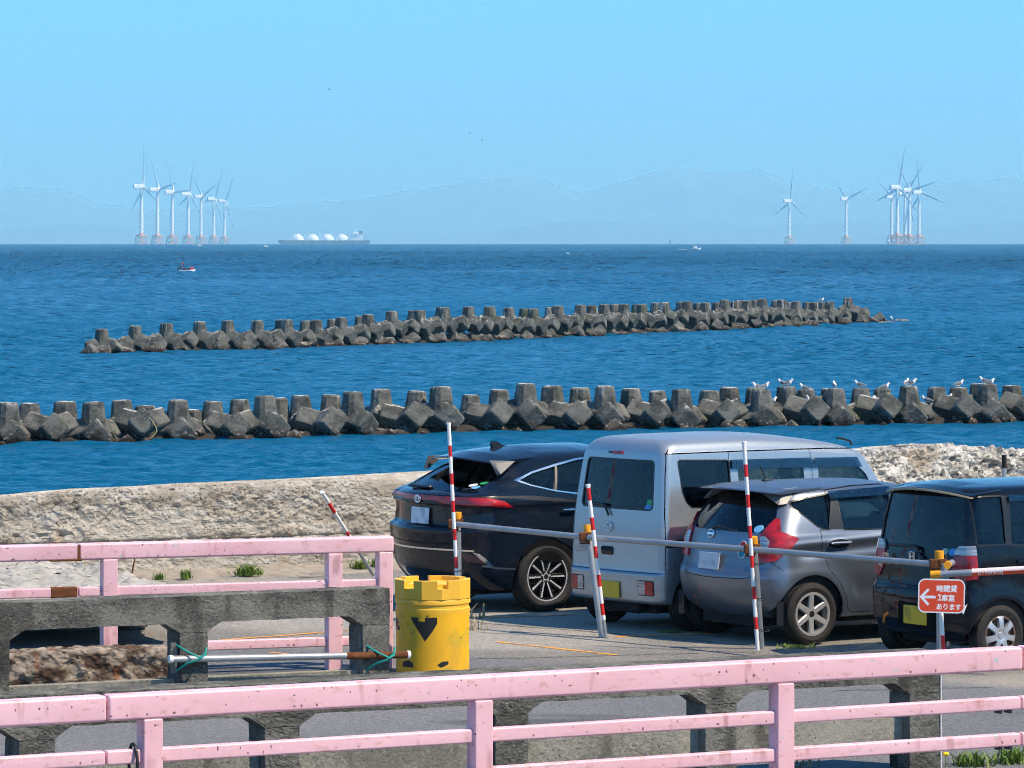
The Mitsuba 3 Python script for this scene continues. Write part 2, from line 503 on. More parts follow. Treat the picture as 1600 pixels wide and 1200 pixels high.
# nacelle frame: +y is the rotor side
NAC = mikit.ply(cat(rbox(-3.4, 3.4, -17, 3.0, -3.2, 4.2, 1.0), boxm(-2.6, 2.6, -16, -10, 4.2, 5.4)), 'mat_turbine', smooth=35)
HUB = mikit.ply(lathe([(.01, 7.5), (1.2, 7.2), (2.3, 6.0), (2.7, 4.5), (2.6, 3.2), (.01, 3.2)], 20), 'mat_turbine', smooth=True)


def jacketm():
    ms = []
    b, t, z0, z1 = 11.0, 7.0, -14.0, 17.0
    c0 = [np.array([sx * b, sy * b, z0]) for sx, sy in ((-1, -1), (1, -1), (1, 1), (-1, 1))]
    c1 = [np.array([sx * t, sy * t, z1]) for sx, sy in ((-1, -1), (1, -1), (1, 1), (-1, 1))]
    for k in range(4):
        a0, a1, d0, d1 = c0[k], c1[k], c0[(k + 1) % 4], c1[(k + 1) % 4]
        ms.append(cyl(a0, a1, .75, n=8))
        for s0, s1 in ((.42, .72), (.72, .99)):
            ms.append(cyl(a0 + (a1 - a0) * s0, d0 + (d1 - d0) * s1, .36, n=6))
            ms.append(cyl(d0 + (d1 - d0) * s0, a0 + (a1 - a0) * s1, .36, n=6))
        ms.append(cyl(a0 + (a1 - a0) * .99, d0 + (d1 - d0) * .99, .8, n=6))
    ms.append(boxm(-7.5, 7.5, -7.5, 7.5, 17, 18.4))
    return cat(*ms)


JAK = mikit.ply(jacketm(), 'mat_jacket')
TRP = mikit.ply(cat(lathe([(.01, 18.4), (4.6, 18.4), (4.2, 22), (.01, 22)], 16)), 'mat_jacket')


def turbine(px, hub_y, blade0, yaw, label):
    D = FOCAL * 111 / (381.8 - hub_y)
    x = (px - 800) / FOCAL * D
    k = thing('wind_turbine', label, 'wind turbine', 'white wind turbines standing in the sea on lattice foundations')
    W = T().translate([x, D, SEA - float(drop(x, D))])
    put(k + '__foundation', JAK, None, to_world=W.rotate([0, 0, 1], yaw + 15))
    put(k + '__transition_piece', TRP, None, to_world=W)
    put(k + '__tower', TOW, None, to_world=W)
    A = W.translate([0, 0, 110]).rotate([0, 0, 1], yaw)
    n = put(k + '__nacelle', NAC, None, to_world=A)
    R = A.rotate([1, 0, 0], -90)
    put(n + '__hub', HUB, None, to_world=A.rotate([1, 0, 0], -90))
    for q in range(3):
        B = A.translate([0, 4.8, 0]).rotate([0, 1, 0], blade0 + 120 * q)
        put(k + '__blade', BL, None, to_world=B)


YAW = -62      # rotors look to the right and a little away from the viewer
for px, hy, th, lab in [(221, 291, -4, 'nearest white wind turbine at the left end of the left row, one blade straight up'),
                        (246, 296, -40, 'second white wind turbine from the left end of the left row'),
                        (269, 300, -33, 'third white wind turbine from the left end of the left row'),
                        (294, 303, 11, 'middle white wind turbine of the seven in the left row'),
                        (314, 307, -52, 'wind turbine third from the right end of the left row'),
                        (334, 311, 26, 'wind turbine second from the right end of the left row, blade leaning right'),
                        (351, 314, 32, 'farthest and smallest wind turbine at the right end of the left row')]:
    turbine(px, hy, th, YAW, lab)
for px, hy, th, lab in [(1233, 314, 4, 'lone white wind turbine farthest left of the right group'),
                        (1322, 311, -50, 'lone white wind turbine with two raised blades, between the single one and the cluster'),
                        (1393, 308, -58, 'wind turbine at the left edge of the tight right cluster'),
                        (1402, 292, 11, 'tallest wind turbine in the tight right cluster, one blade high above the rest'),
                        (1414, 303, 40, 'wind turbine half hidden in the middle of the tight right cluster'),
                        (1421, 297, -42, 'wind turbine in the right cluster with a bright blade leaning left'),
                        (1436, 300.5, -14, 'wind turbine at the right edge of the tight right cluster')]:
    turbine(px, hy, th, YAW + 4, lab)

# ------------------------------------------------------------------ gas tanker
D = 13000.0
k = thing('gas_tanker', 'long dark blue gas tanker with four white domes on the horizon', 'ship')
SX = (507 - 800) / FOCAL * D
SW = T().translate([SX, D, SEA - float(drop(SX, D))])
hp = Polygon([(-145, 9), (-143, 13), (-60, 12.2), (120, 12), (139, 13), (143, 11), (141, 4), (138, -4), (-136, -4), (-141, 4)])
put(k + '__hull', extr(hp, 46).transform(np.array([[1, 0, 0, 0], [0, 0, -1, 23], [0, 1, 0, 0.]])), 'mat_hull', to_world=SW)
put(k + '__deck', boxm(-125, 70, -17, 17, 11.5, 14.5), 'mat_turbine', to_world=SW)
for cx in (-84, -37, 10, 55):
    put(k + '__tank', trimesh.creation.icosphere(3, 19).apply_translation([cx, 0, 12.6]), 'mat_turbine', True, to_world=SW)
put(k + '__catwalk', cat(boxm(-100, 78, -1.5, 1.5, 33.2, 34.2), *[boxm(c - .7, c + .7, -.7, .7, 20, 33.2) for c in (-100, -61, -14, 32, 76)]), 'mat_turbine', to_world=SW)
st = put(k + '__deckhouse', cat(boxm(84, 118, -16, 16, 12, 30), boxm(86, 108, -20, 20, 30, 34), boxm(90, 106, -10, 10, 34, 38), boxm(97, 98.6, -1, 1, 38, 50)), 'mat_turbine', to_world=SW)
put(st + '__funnel', boxm(108, 117, -5, 5, 30, 42), 'mat_hull', to_world=SW)

# ------------------------------------------------------------------ small boats
def boat_hull(L, B, Hh):
    st = []
    for t in np.linspace(0, 1, 12):
        w = B / 2 * (1 - max(0, (t - .55) / .45) ** 2.2) + .02
        sh = Hh * (.75 + .5 * t ** 2.5)
        st.append([[t * L, -w, sh], [t * L, -w * .7, -.3], [t * L, w * .7, -.3], [t * L, w, sh]])
    P = np.array(st)
    m = grid(np.concatenate([P, P[:, :1]], 1))
    c = trimesh.Trimesh(np.vstack([P[0], P[-1]]), [[0, 1, 2], [0, 2, 3], [4, 6, 5], [4, 7, 6]], process=False)
    return cat(m, c)


def on_sea(px, py):
    D = FOCAL * (EYE - SEA) / (py - HORIZ)
    for _ in range(6):
        D = FOCAL * (EYE - SEA + D * D / (2 * EARTH)) / (py - HORIZ)
    x = (px - 800) / FOCAL * D
    return np.array([x, D, SEA - D * D / (2 * EARTH)])


P = on_sea(288, 424)
k = thing('fishing_boat', 'small white fishing boat with a red cloth and crew under way on the left', 'boat')
W = T().translate(P.tolist()).rotate([0, 0, 1], 8)
put(k + '__hull', boat_hull(3.9, 1.5, .42).apply_translation([-1.3, 0, 0]), 'mat_gull_white', to_world=W)
put(k + '__red_cloth', rbox(1.3, 2.2, -.5, .5, .35, .95, .15), 'mat_red', 40, to_world=W)
put(k + '__cargo', cat(rbox(-.2, .5, -.5, .5, .3, .75, .1), rbox(.6, 1.2, -.4, .4, .3, .85, .12)), 'mat_black', 40, to_world=W)
put(k + '__mast', cat(cyl([-.55, 0, .3], [-.55, 0, 2.2], .04), boxm(-.55, -.1, -.02, .02, 1.85, 2.15)), 'mat_red', to_world=W)
put(k + '__outboard_motor', rbox(-1.6, -1.25, -.18, .18, .2, .95, .08), 'mat_black', 40, to_world=W)
pk = thing('person', 'person in dark clothes sitting in the stern of the small fishing boat', 'person')
sk = [((-.85, 0, .55), .17), ((-.83, 0, .85), .20), ((-.80, 0, 1.05), .19), ((-.79, 0, 1.2), .08), ((-.78, 0, 1.36), .115)]
hulls = [m3.Manifold.batch_hull([m3.Manifold.sphere(r0, 12).translate(a), m3.Manifold.sphere(r1, 12).translate(b)]) for (a, r0), (b, r1) in zip(sk, sk[1:])]
for s in (-1, 1):
    for (a, r0), (b, r1) in [(((-.8, .2 * s, 1.05), .07), ((-.62, .27 * s, .82), .055)), (((-.62, .27 * s, .82), .055), ((-.42, .2 * s, .8), .045)),
                             (((-.85, .1 * s, .5), .10), ((-.45, .13 * s, .56), .08)), (((-.45, .13 * s, .56), .08), ((-.4, .13 * s, .2), .06))]:
        hulls.append(m3.Manifold.batch_hull([m3.Manifold.sphere(r0, 10).translate(a), m3.Manifold.sphere(r1, 10).translate(b)]))
put(pk, m3.Manifold.batch_boolean(hulls, m3.OpType.Add), 'mat_hull', 60, to_world=W)


def wake(px, py, L, wd, ang):
    P = on_sea(px, py)
    r = np.random.default_rng(int(px))
    n = 40
    xs = np.linspace(0, L, n)
    w = wd * (.35 + .65 * r.random(n)) * (1 - .8 * xs / L)
    ys = np.linspace(-1, 1, 5)
    V = np.stack([-xs[:, None] + 0 * ys, ys[None] * w[:, None], .10 * (1 - ys[None] ** 2) * (1 - .7 * xs[:, None] / L) + .03], -1)
    m = grid(V)
    if m.face_normals[:, 2].mean() < 0:
        m.invert()
    a = math.radians(ang)
    R = np.array([[math.cos(a), -math.sin(a), 0], [math.sin(a), math.cos(a), 0], [0, 0, 1]])
    m.vertices = m.vertices @ R.T + P
    return m


struct('boat_wake', wake(281, 423.6, 2.6, .5, 8), 'mat_foam', True, 'white wake behind the small fishing boat', 'stuff')
P = on_sea(1087, 389.4)
k = thing('motor_boat', 'white speeding motor boat near the horizon right of the middle', 'boat')
W = T().translate(P.tolist()).rotate([0, 0, 1], 6).scale(.7)
put(k + '__hull', boat_hull(11, 3.2, 1.3).apply_translation([-5, 0, 0]), 'mat_white', to_world=W)
put(k + '__cabin', rbox(-2.5, 2.0, -1.1, 1.1, 1.0, 2.9, .3), 'mat_white', 40, to_world=W)
struct('boat_wake', wake(1078, 389.4, 16, 1.6, 6), 'mat_foam', True, 'white wake behind the speeding motor boat', 'stuff')
for px, py, s, lab in [(415, 385.6, .7, 'tiny white boat on the horizon just left of the gas tanker'), (887, 397, .28, 'tiny white boat far out in the middle of the bay'), (311, 384.6, .7, 'tiny white boat below the left row of wind turbines')]:
    k = thing('small_boat', lab, 'boat')
    W = T().translate(on_sea(px, py).tolist()).rotate([0, 0, 1], 10).scale(s)
    put(k + '__hull', boat_hull(8, 2.6, 1.1).apply_translation([-4, 0, 0]), 'mat_white', to_world=W)
    put(k + '__cabin', rbox(-1.8, 1.2, -.9, .9, .8, 2.4, .25), 'mat_white', 40, to_world=W)
# shore works at the foot of the right hills
P = dp(1394, 380, 15300)
k = thing('chimney', 'thin pale chimney on the far shore left of the turbine cluster', 'chimney')
put(k, cyl([P[0] - 12, P[1], -45], [P[0] - 12, P[1], EYE + (HORIZ - 369.5) / FOCAL * 15300], 5, 3.6, 14), 'mat_turbine', 40)
k = thing('shore_building', 'low white building on the far shore beside the thin chimney', 'building')
put(k, boxm(P[0] + 5, P[0] + 38, P[1], P[1] + 30, -45, EYE + (HORIZ - 376.5) / FOCAL * 15300), 'mat_turbine')
P = dp(1047, 380, 15300)
k = thing('harbour_beacon', 'dark slender beacon on the far shore right of the picture middle', 'beacon')
put(k, cyl([P[0], P[1], -45], [P[0], P[1], EYE + (HORIZ - 375) / FOCAL * 15300], 4, 2.0, 10), 'mat_hull')

# ------------------------------------------------------------------ breakwaters of four-legged concrete blocks
def leg_hull(d, up, a0, a1, L, kind):
    """tapered leg along d; kind 'post' = flattened octagon, 'diamond' = square on its corner"""
    d = np.asarray(d, float) / np.linalg.norm(d)
    s = np.cross(up, d)
    s /= np.linalg.norm(s)
    u = np.cross(d, s)
    if kind == 'diamond':
        sec = [(0, 1), (.16, .92), (.92, .16), (1, 0), (.92, -.16), (.12, -.98), (-.12, -.98), (-.92, -.16), (-1, 0), (-.92, .16), (-.16, .92)]
    else:
        sec = [(.62, .98), (1, .55), (1, -.55), (.62, -.98), (-.62, -.98), (-1, -.55), (-1, .55), (-.62, .98)]
    pts = []
    for t, a in ((0, a0), (L - .07, a1), (L, a1 * .86)):
        pts += [d * t + (s * x + u * y) * a for x, y in sec]
    return m3.Manifold.hull_points(np.array(pts, np.float32))


def block(upright, seed):
    r = np.random.default_rng(seed)
    g = 1 if upright else -1
    legs = [leg_hull([0, 0, g], [0, 1, 0], .47, .345 + .015 * r.normal(), 1.08, 'post')]
    for k in range(3):
        a = math.radians(-90 + 120 * k)
        d = [math.cos(a) * .965, math.sin(a) * .965, -.26 * g]
        legs.append(leg_hull(d, [0, 0, 1], .58, .56 + .015 * r.normal(), 1.08, 'diamond'))
    m = m3.Manifold.batch_boolean(legs, m3.OpType.Add)
    t = tm(m.refine_to_length(.22))
    t = trimesh.Trimesh(t.vertices, t.faces, process=True)
    t.vertices = t.vertices + t.vertex_normals * ((meshkit.fbm(t.vertices * 4 + seed * 7, 3, seed) - .5) * .04)[:, None]
    return mikit.ply(t, 'mat_tetrapod', smooth=20)


UP = [block(True, s) for s in range(5)]
IN = [block(False, s + 20) for s in range(5)]
ORD = ['first', 'second', 'third', 'fourth', 'fifth', 'sixth', 'seventh', 'eighth', 'ninth', 'tenth', 'eleventh', 'twelfth', 'thirteenth', 'fourteenth', 'fifteenth', 'sixteenth',
       'seventeenth', 'eighteenth', 'nineteenth', 'twentieth']
ORD += ['twenty-' + o for o in ORD[:9]] + ['thirtieth'] + ['thirty-' + o for o in ORD[:9]]


def fr(n, i):
    """which of n from the nearer end"""
    return f'{ORD[i]} from the left' if i <= (n - 1) // 2 else f'{ORD[n - 1 - i]} from the right'


def interp_D(tab, px):
    p = np.array(tab, float)
    yw = np.interp(px, p[:, 0], p[:, 1])
    sl = (np.interp(px + 1, p[:, 0], p[:, 1]) - np.interp(px - 1, p[:, 0], p[:, 1])) / 2
    return FOCAL * (EYE - SEA) / (yw - HORIZ)


NEARW = [(-120, 699), (0, 694), (400, 686), (800, 674), (1200, 668), (1600, 661), (1750, 658)]
FARW = [(120, 554), (159, 552), (450, 544), (800, 531), (1100, 517), (1380, 503), (1420, 501)]


def along(tab, px):
    a = [np.array([(q - 800) / FOCAL * interp_D(tab, q), interp_D(tab, q)]) for q in (px - 25, px + 25)]
    return (a[1] - a[0]) / np.linalg.norm(a[1] - a[0])


tetras = []      # px, top z, x, y  of the uprights


def tetra(px, tab, back, zc, up, yaw_j, scale, label, tilt=0.0, squash=1.0):
    t = along(tab, px)
    nrm = np.array([-t[1], t[0]])           # away from the viewer
    D = interp_D(tab, px)
    # point on the pixel ray that lies "back" metres behind the water line of the row
    ray = np.array([(px - 800) / FOCAL, 1.0])
    p0 = np.array([(px - 800) / FOCAL * D, D])
    s = back / (ray @ nrm)
    p = p0 + ray * s
    yaw = math.degrees(math.atan2(t[1], t[0])) + yaw_j
    k = thing('tetrapod', label, 'tetrapod', 'concrete tetrapods of the breakwaters')
    W = T().translate([p[0], p[1], SEA + zc]).rotate([0, 0, 1], yaw).rotate([1, 0, 0], tilt).scale(scale)
    put(k, (UP if up else IN)[int(rng.integers(5))], None, to_world=W)
    if up:
        tetras.append((px, SEA + zc + 1.08 * scale, p[0], p[1], tab is NEARW))
    return p


def zc_for(px, py_top, tab, back, scale):
    t = along(tab, px)
    nrm = np.array([-t[1], t[0]])
    D = interp_D(tab, px)
    D = D + back / (np.array([(px - 800) / FOCAL, 1.0]) @ nrm)
    return EYE - (py_top - HORIZ) / FOCAL * D - SEA - 1.08 * scale


near_front = [(12, 629), (146, 628), (278, 625), (415, 618), (551, 612), (689, 604), (821, 599), (945, 603), (1065, 608), (1190, 609), (1305, 607), (1420, 603), (1543, 600), (1660, 598)]
near_inv = [(-50, 0), (79, 0), (223, 0), (364, 0), (502, 0), (634, 0), (768, 0), (895, 0), (1019, 0), (1129, 0), (1265, 0), (1375, 0), (1500, 0), (1600, 0)]
near_back = [(-20, 632), (10, 630), (45, 630), (101, 627), (191, 625), (227, 634), (299, 640), (332, 627), (375, 624), (435, 622), (471, 618), (516, 617), (596, 608), (650, 611), (735, 617), (780, 609),
             (863, 603), (906, 606), (986, 607), (1028, 611), (1108, 610), (1139, 605), (1179, 606), (1229, 604), (1260, 608), (1296, 607), (1345, 606), (1378, 607), (1464, 605), (1497, 605), (1531, 599), (1581, 602), (1630, 602)]
vis = [p for p in near_front if 0 <= p[0] <= 1600]
for i, (px, py) in enumerate(near_front):
    sc = 1.0
    j = max(0, min(len(vis) - 1, i))
    lab = f'upright tetrapod in the front row of the near breakwater, {fr(len(near_front), i)}'
    tetra(px, NEARW, 1.35, zc_for(px, py, NEARW, 1.35, sc), True, rng.normal() * 6, sc, lab, rng.normal() * 2)
for i, (px, _) in enumerate(near_inv):
    lab = f'squat tetrapod lying between uprights in the near breakwater front, {fr(len(near_inv), i)}'
    tetra(px, NEARW, 1.45, .40 + .06 * rng.normal(), False, -10 + rng.normal() * 7, 1.0, lab, rng.normal() * 3.5)
for i, (px, py) in enumerate(near_back):
    b = 2.9 + .25 * rng.normal()
    extra = ', top broken' if px == 735 else ''
    lab = f'upright tetrapod in back row of near breakwater{extra}, {fr(len(near_back), i)}'
    tetra(px, NEARW, b, zc_for(px, py, NEARW, b, 1.0), True, 60 + rng.normal() * 16, 1.0, lab, rng.normal() * 2)
low = list(range(-30, 1640, 58))
for i, px in enumerate(low):
    lab = f'half sunken wet tetrapod at the waterline of the near breakwater, {fr(len(low), i)}'
    tetra(px + rng.normal() * 6, NEARW, 1.05 + .2 * rng.normal(), -.62 + .10 * rng.normal(), False, rng.normal() * 25, .98, lab, rng.normal() * 9)

far_front = [159, 211, 260, 312, 356, 402, 448, 494, 533, 575, 612, 655, 693, 732, 765, 795, 833, 872, 907, 944, 975, 1003, 1038, 1073, 1102, 1132, 1167, 1191, 1222, 1244, 1272, 1296, 1325]
far_top = [514, 509, 505, 502, 501, 501, 499, 500, 496, 491, 486, 484.5, 480, 479, 479, 480.5, 482, 478, 476.5, 475.5, 475, 475.5, 472, 471, 473, 468.5, 470, 467, 468.5, 471, 472, 471, 465]
for i, (px, py) in enumerate(zip(far_front, far_top)):
    tetra(px, FARW, 1.5, zc_for(px, py, FARW, 1.5, 1.05), True, rng.normal() * 6, 1.05, f'upright tetrapod on the crest of the far breakwater, {fr(len(far_front), i)}')
for i in range(len(far_front)):
    px = (far_front[i] + (far_front[i + 1] if i + 1 < len(far_front) else far_front[i] + 30)) / 2
    zc = zc_for(px, np.interp(px, far_front, far_top) + 13.5, FARW, 1.5, 1.0) - .10
    tetra(px, FARW, 1.5, zc + .30, False, rng.normal() * 8, 1.04, f'squat tetrapod between uprights of the far breakwater, {fr(len(far_front), i)}', rng.normal() * 4)
fl = [150] + [(a + b) / 2 + 2 for a, b in zip(far_front, far_front[1:])] + [1345, 1366]
for i, px in enumerate(fl):
    tetra(px, FARW, .75 + .15 * rng.normal(), -.15 + .10 * rng.normal(), bool(i % 2), rng.normal() * 25, 1.0, f'low tetrapod at the waterline of the far breakwater, {fr(len(fl), i)}', rng.normal() * 10 + (100 if i % 2 else 0))
tetras[:] = [t for t in tetras if t[1] > SEA + 1.2]
far_back = [440, 478, 520, 563, 646, 690, 820, 860, 925, 960, 995, 1025, 1065, 1090, 1120, 1147, 1155, 1180, 1212, 1235, 1262, 1285]
for i, px in enumerate(far_back):
    b = 3.6 + .3 * rng.normal()
    py = np.interp(px, far_front, far_top) + .5 + rng.normal() * .8
    tetra(px, FARW, b, zc_for(px, py, FARW, b, 1.05), True, 60 + rng.normal() * 12, 1.05, f'tetrapod in the back row of the far breakwater, {fr(len(far_back), i)}')


def mound(tab, p0, p1, d0, d1, top, label):
    px = np.linspace(p0, p1, 420)
    base = np.array([[(q - 800) / FOCAL * interp_D(tab, q), interp_D(tab, q)] for q in px])
    t = np.gradient(base, axis=0)
    t /= np.linalg.norm(t, axis=1, keepdims=True)
    nr = np.c_[-t[:, 1], t[:, 0]]
    w = np.linspace(0, 1, 26)
    hz = top * np.sin(np.pi * np.clip(w, 0, 1)) ** .6
    P = np.stack([np.stack([*(base + nr * (d0 + (d1 - d0) * a)).T, np.full(len(px), SEA - .35 + b + .3)], -1) for a, b in zip(w, hz)], 1)
    P[..., 2] += (meshkit.noise(P * 1.6, 3) - .5) * .55 * np.sin(np.pi * w) + (meshkit.noise(P * 5, 4) - .5) * .2 * np.sin(np.pi * w)
    m = grid(P)
    if m.face_normals[:, 2].mean() < 0:
        m.invert()
    struct('rubble_mound', m, 'mat_wetrock', 30, label, 'stuff')


mound(NEARW, -80, 1690, .9, 5.0, .34, 'dark wet rubble under the near breakwater')
mound(FARW, 208, 1375, .6, 5.2, .50, 'dark wet rubble under the far breakwater')

# loose rope on one block
k = thing('rope', 'pale yellow rope lying over a squat tetrapod in the left of the near breakwater', 'rope')
Dn = interp_D(NEARW, 235)
put(k, tube([dp(x, y, Dn + dd) for x, y, dd in ((229, 648, .55), (233, 652, .45), (239, 660, .3), (244, 668, .15), (245, 673, .05), (241, 680, 0), (234, 686, -.05))], .022), 'mat_rope', True)
scene['mat_rope'] = prin((.26, .27, .11), .8)

# ------------------------------------------------------------------ gulls
def gull_body():
    sk = [((-.20, 0, .155), .035), ((-.12, 0, .165), .072), ((.0, 0, .185), .092), ((.09, 0, .215), .088), ((.15, 0, .27), .056), ((.175, 0, .325), .047), ((.195, 0, .345), .046)]
    s = lambda a, r: m3.Manifold.sphere(r, 14).translate(a)
    h = [m3.Manifold.batch_hull([s(a, r), s(b, q)]) for (a, r), (b, q) in zip(sk, sk[1:])]
    t = tm(m3.Manifold.batch_boolean(h, m3.OpType.Add).refine_to_length(.03))
    t = trimesh.Trimesh(t.vertices, t.faces, process=True)
    trimesh.smoothing.filter_taubin(t, iterations=6)
    return mikit.ply(t, 'mat_gull_white', smooth=True)


def gull_wing(s):
    pts = []
    for x, z, w, y in ((.10, .225, .06, .085), (.02, .215, .085, .10), (-.10, .195, .06, .085), (-.24, .17, .028, .045), (-.33, .155, .008, .02)):
        for a in np.linspace(0, 2 * np.pi, 8, endpoint=False):
            pts.append([x, s * (y - .012 + .014 * math.cos(a)), z + w * math.sin(a)])
    return mikit.ply(m3.Manifold.hull_points(np.array(pts, np.float32)), 'mat_gull_grey', smooth=60)


GB = gull_body()
GW = [gull_wing(1), gull_wing(-1)]
GBILL = mikit.ply(cyl([.235, 0, .342], [.30, 0, .325], .016, .005, 8), 'mat_gull_bill', smooth=60)
GLEG = [mikit.ply(cat(cyl([.0, s * .04, 0], [.01, s * .04, .12], .009, n=6), boxm(-.01, .06, s * .04 - .02, s * .04 + .02, 0, .01)), 'mat_gull_bill') for s in (1, -1)]
GTAIL = mikit.ply(m3.Manifold.hull_points(np.array([[-.19, .03, .17], [-.19, -.03, .17], [-.30, .045, .14], [-.30, -.045, .14], [-.19, .03, .145], [-.19, -.03, .145], [-.30, .045, .13], [-.30, -.045, .13]], np.float32)), 'mat_gull_white')


def gull(p, yaw, sc, label, sit=False):
    k = thing('gull', label, 'gull', 'gulls resting on the breakwaters')
    W = T().translate([p[0], p[1], p[2] - (.085 * sc if sit else 0)]).rotate([0, 0, 1], yaw).scale(sc)
    put(k, GB, None, to_world=W)
    for w in GW:
        put(k + '__wing', w, None, to_world=W)
    put(k + '__bill', GBILL, None, to_world=W)
    put(k + '__tail', GTAIL, None, to_world=W)
    if not sit:
        for g in GLEG:
            put(k + '__leg', g, None, to_world=W)


near_tops = [t for t in tetras if t[4]]
gl = [(1183, 1, 200), (1194, 0, 20), (1223, 0, 150), (1231, 0, -20), (1257, 1, 170), (1304, 0, 100), (1343, 0, 165), (1382, 1, 15), (1416, 0, 60), (1424, 0, -10), (1498, 0, 20), (1538, 0, 170), (1546, 1, 10)]
top_names = {1183: 'sitting gull left of the standing one, on the leftmost gull-topped tetrapod', 1194: 'standing gull on the leftmost gull-topped upright of the near breakwater',
             1223: 'left gull of the pair standing close together, second gull group from the left', 1231: 'right gull of the pair standing close together, second gull group from the left',
             1257: 'gull sitting low just right of the left pair of gulls', 1304: 'gull standing alone upright in the middle of the gull row', 1343: 'gull facing left on an upright, right of the lone standing gull',
             1382: 'gull sitting between the one facing left and the right pair', 1416: 'left gull of the right pair sharing one upright', 1424: 'right gull of the right pair sharing one upright',
             1498: 'gull between the right pair and the two gulls at the far right', 1538: 'rightmost gull standing high on an upright, facing left', 1546: 'gull sitting below and right of the rightmost standing gull'}
for px, sit, yaw in gl:
    t = min(near_tops, key=lambda q: abs((q[2] / q[3]) * FOCAL + 800 - px))
    cx = (t[2] / t[3]) * FOCAL + 800
    off = np.clip((px - cx) / FOCAL * t[3], -.26, .26)
    gull((t[2] + off, t[3] - .05, t[1] - .02), yaw, .92, top_names[px], bool(sit))
for px, py, yaw, lab in [(1262, 627, -100, 'gull seen head on, resting low between two uprights in the gull row'), (1361, 628, 30, 'left gull of two resting low between uprights'), (1372, 628, 170, 'right gull of two resting low between uprights'),
                         (1448, 628, 160, 'small gull half hidden low beside an upright near the right'), (1480, 625, 10, 'gull resting low left of the rightmost gulls'), (1206, 630, 15, 'gull low behind the leftmost gull-topped upright')]:
    D = interp_D(NEARW, px) + 2.3
    gull(dp(px, py, D), yaw, .92, lab, True)
for px, py, yaw, lab in [(1283, 473, 20, 'tiny gull on the crest of the far breakwater near its right end'), (1393, 501, 100, 'right one of two tiny gulls on stones off the right tip of the far breakwater'), (1380, 502.5, 180, 'left one of two tiny gulls on stones off the right tip of the far breakwater')]:
    D = interp_D(FARW, px) + 1.5
    gull(dp(px, py, D), yaw, 1.15, lab)
P = gp(1408, 502.0, SEA)
k = thing('rock', 'small dark rock awash off the right tip of the far breakwater', 'rock')
put(k, rough(rbox(P[0] - .7, P[0] + .7, P[1] - .5, P[1] + .5, SEA - .3, SEA + .18, .2), .15, .12, .4), 'mat_ledge', 40)
P = gp(1388, 503.5, SEA)
k = thing('rock', 'flat rock under the two tiny gulls off the right tip of the far breakwater', 'rock')
put(k, rough(rbox(P[0] - 1.0, P[0] + .6, P[1] - .5, P[1] + 2.6, SEA - .3, SEA + .08, .15), .15, .1, .4), 'mat_ledge', 40)


def flying(px, py, D, sc, lab):
    k = thing('flying_bird', lab, 'bird')
    body = cyl([-.18, 0, 0], [.2, 0, .02], .05, .03, 8)
    w = [m3.Manifold.hull_points(np.array([[.08, 0, .03], [-.06, 0, .03], [.06, s * .3, .16], [-.04, s * .3, .16], [.06, s * .3, .15], [-.04, s * .3, .15], [.08, 0, .01], [-.06, 0, .01]], np.float32)) for s in (1, -1)]
    w += [m3.Manifold.hull_points(np.array([[.06, s * .3, .16], [-.04, s * .3, .16], [-.08, s * .62, .10], [-.10, s * .6, .10], [.06, s * .3, .15], [-.04, s * .3, .15]], np.float32)) for s in (1, -1)]
    W = T().translate(dp(px, py, D).tolist()).rotate([0, 0, 1], 160).scale(sc)
    put(k, body, 'mat_gull_grey', 50, to_world=W)
    for q in (0, 1):
        put(k + '__wing', cat(w[q], w[q + 2]), 'mat_gull_grey', to_world=W)


flying(515, 140, 700, 1.0, 'tiny bird flying high in the sky left of the middle')
flying(733, 208, 800, .9, 'left one of two tiny birds flying in the middle of the sky')
flying(753, 219, 700, 1.0, 'right one of two tiny birds flying in the middle of the sky')

# ------------------------------------------------------------------ ground of the lot and road, sea wall
WALL = np.array([(-60, 31.0), (-30, 40.5), (-14, 45.3), (-9, 46.5), (-5.9, 47.5), (-4.4, 48.05), (-1.6, 49.4), (2, 52.2), (5.7, 55.8), (9, 58.5), (20, 66.5), (45, 83.0), (70, 99.0)])
gpoly = Polygon([tuple(p + [0, .5]) for p in WALL] + [(300, 240), (300, -300), (-300, -300), (-300, -60)])
v, f = trimesh.creation.triangulate_polygon(gpoly, engine='earcut')
gm = trimesh.Trimesh(np.c_[v, np.zeros(len(v))], f, process=False)
if gm.face_normals[0, 2] < 0:
    gm.invert()
struct('ground', gm, 'mat_asphalt', False, 'worn grey asphalt of the road and car park')


def wall_heights(s_x):
    px = np.array([-200, 0, 100, 150, 250, 330, 400, 500, 580, 650, 800, 1046, 1350, 1390, 1420, 1460, 1500, 1540, 1570, 1600, 1800])
    py = np.array([781, 775, 766, 762, 758, 753, 750, 746, 742, 738, 730, 716, 707, 701, 698, 693, 692, 696, 699, 700, 706])
    return px, py


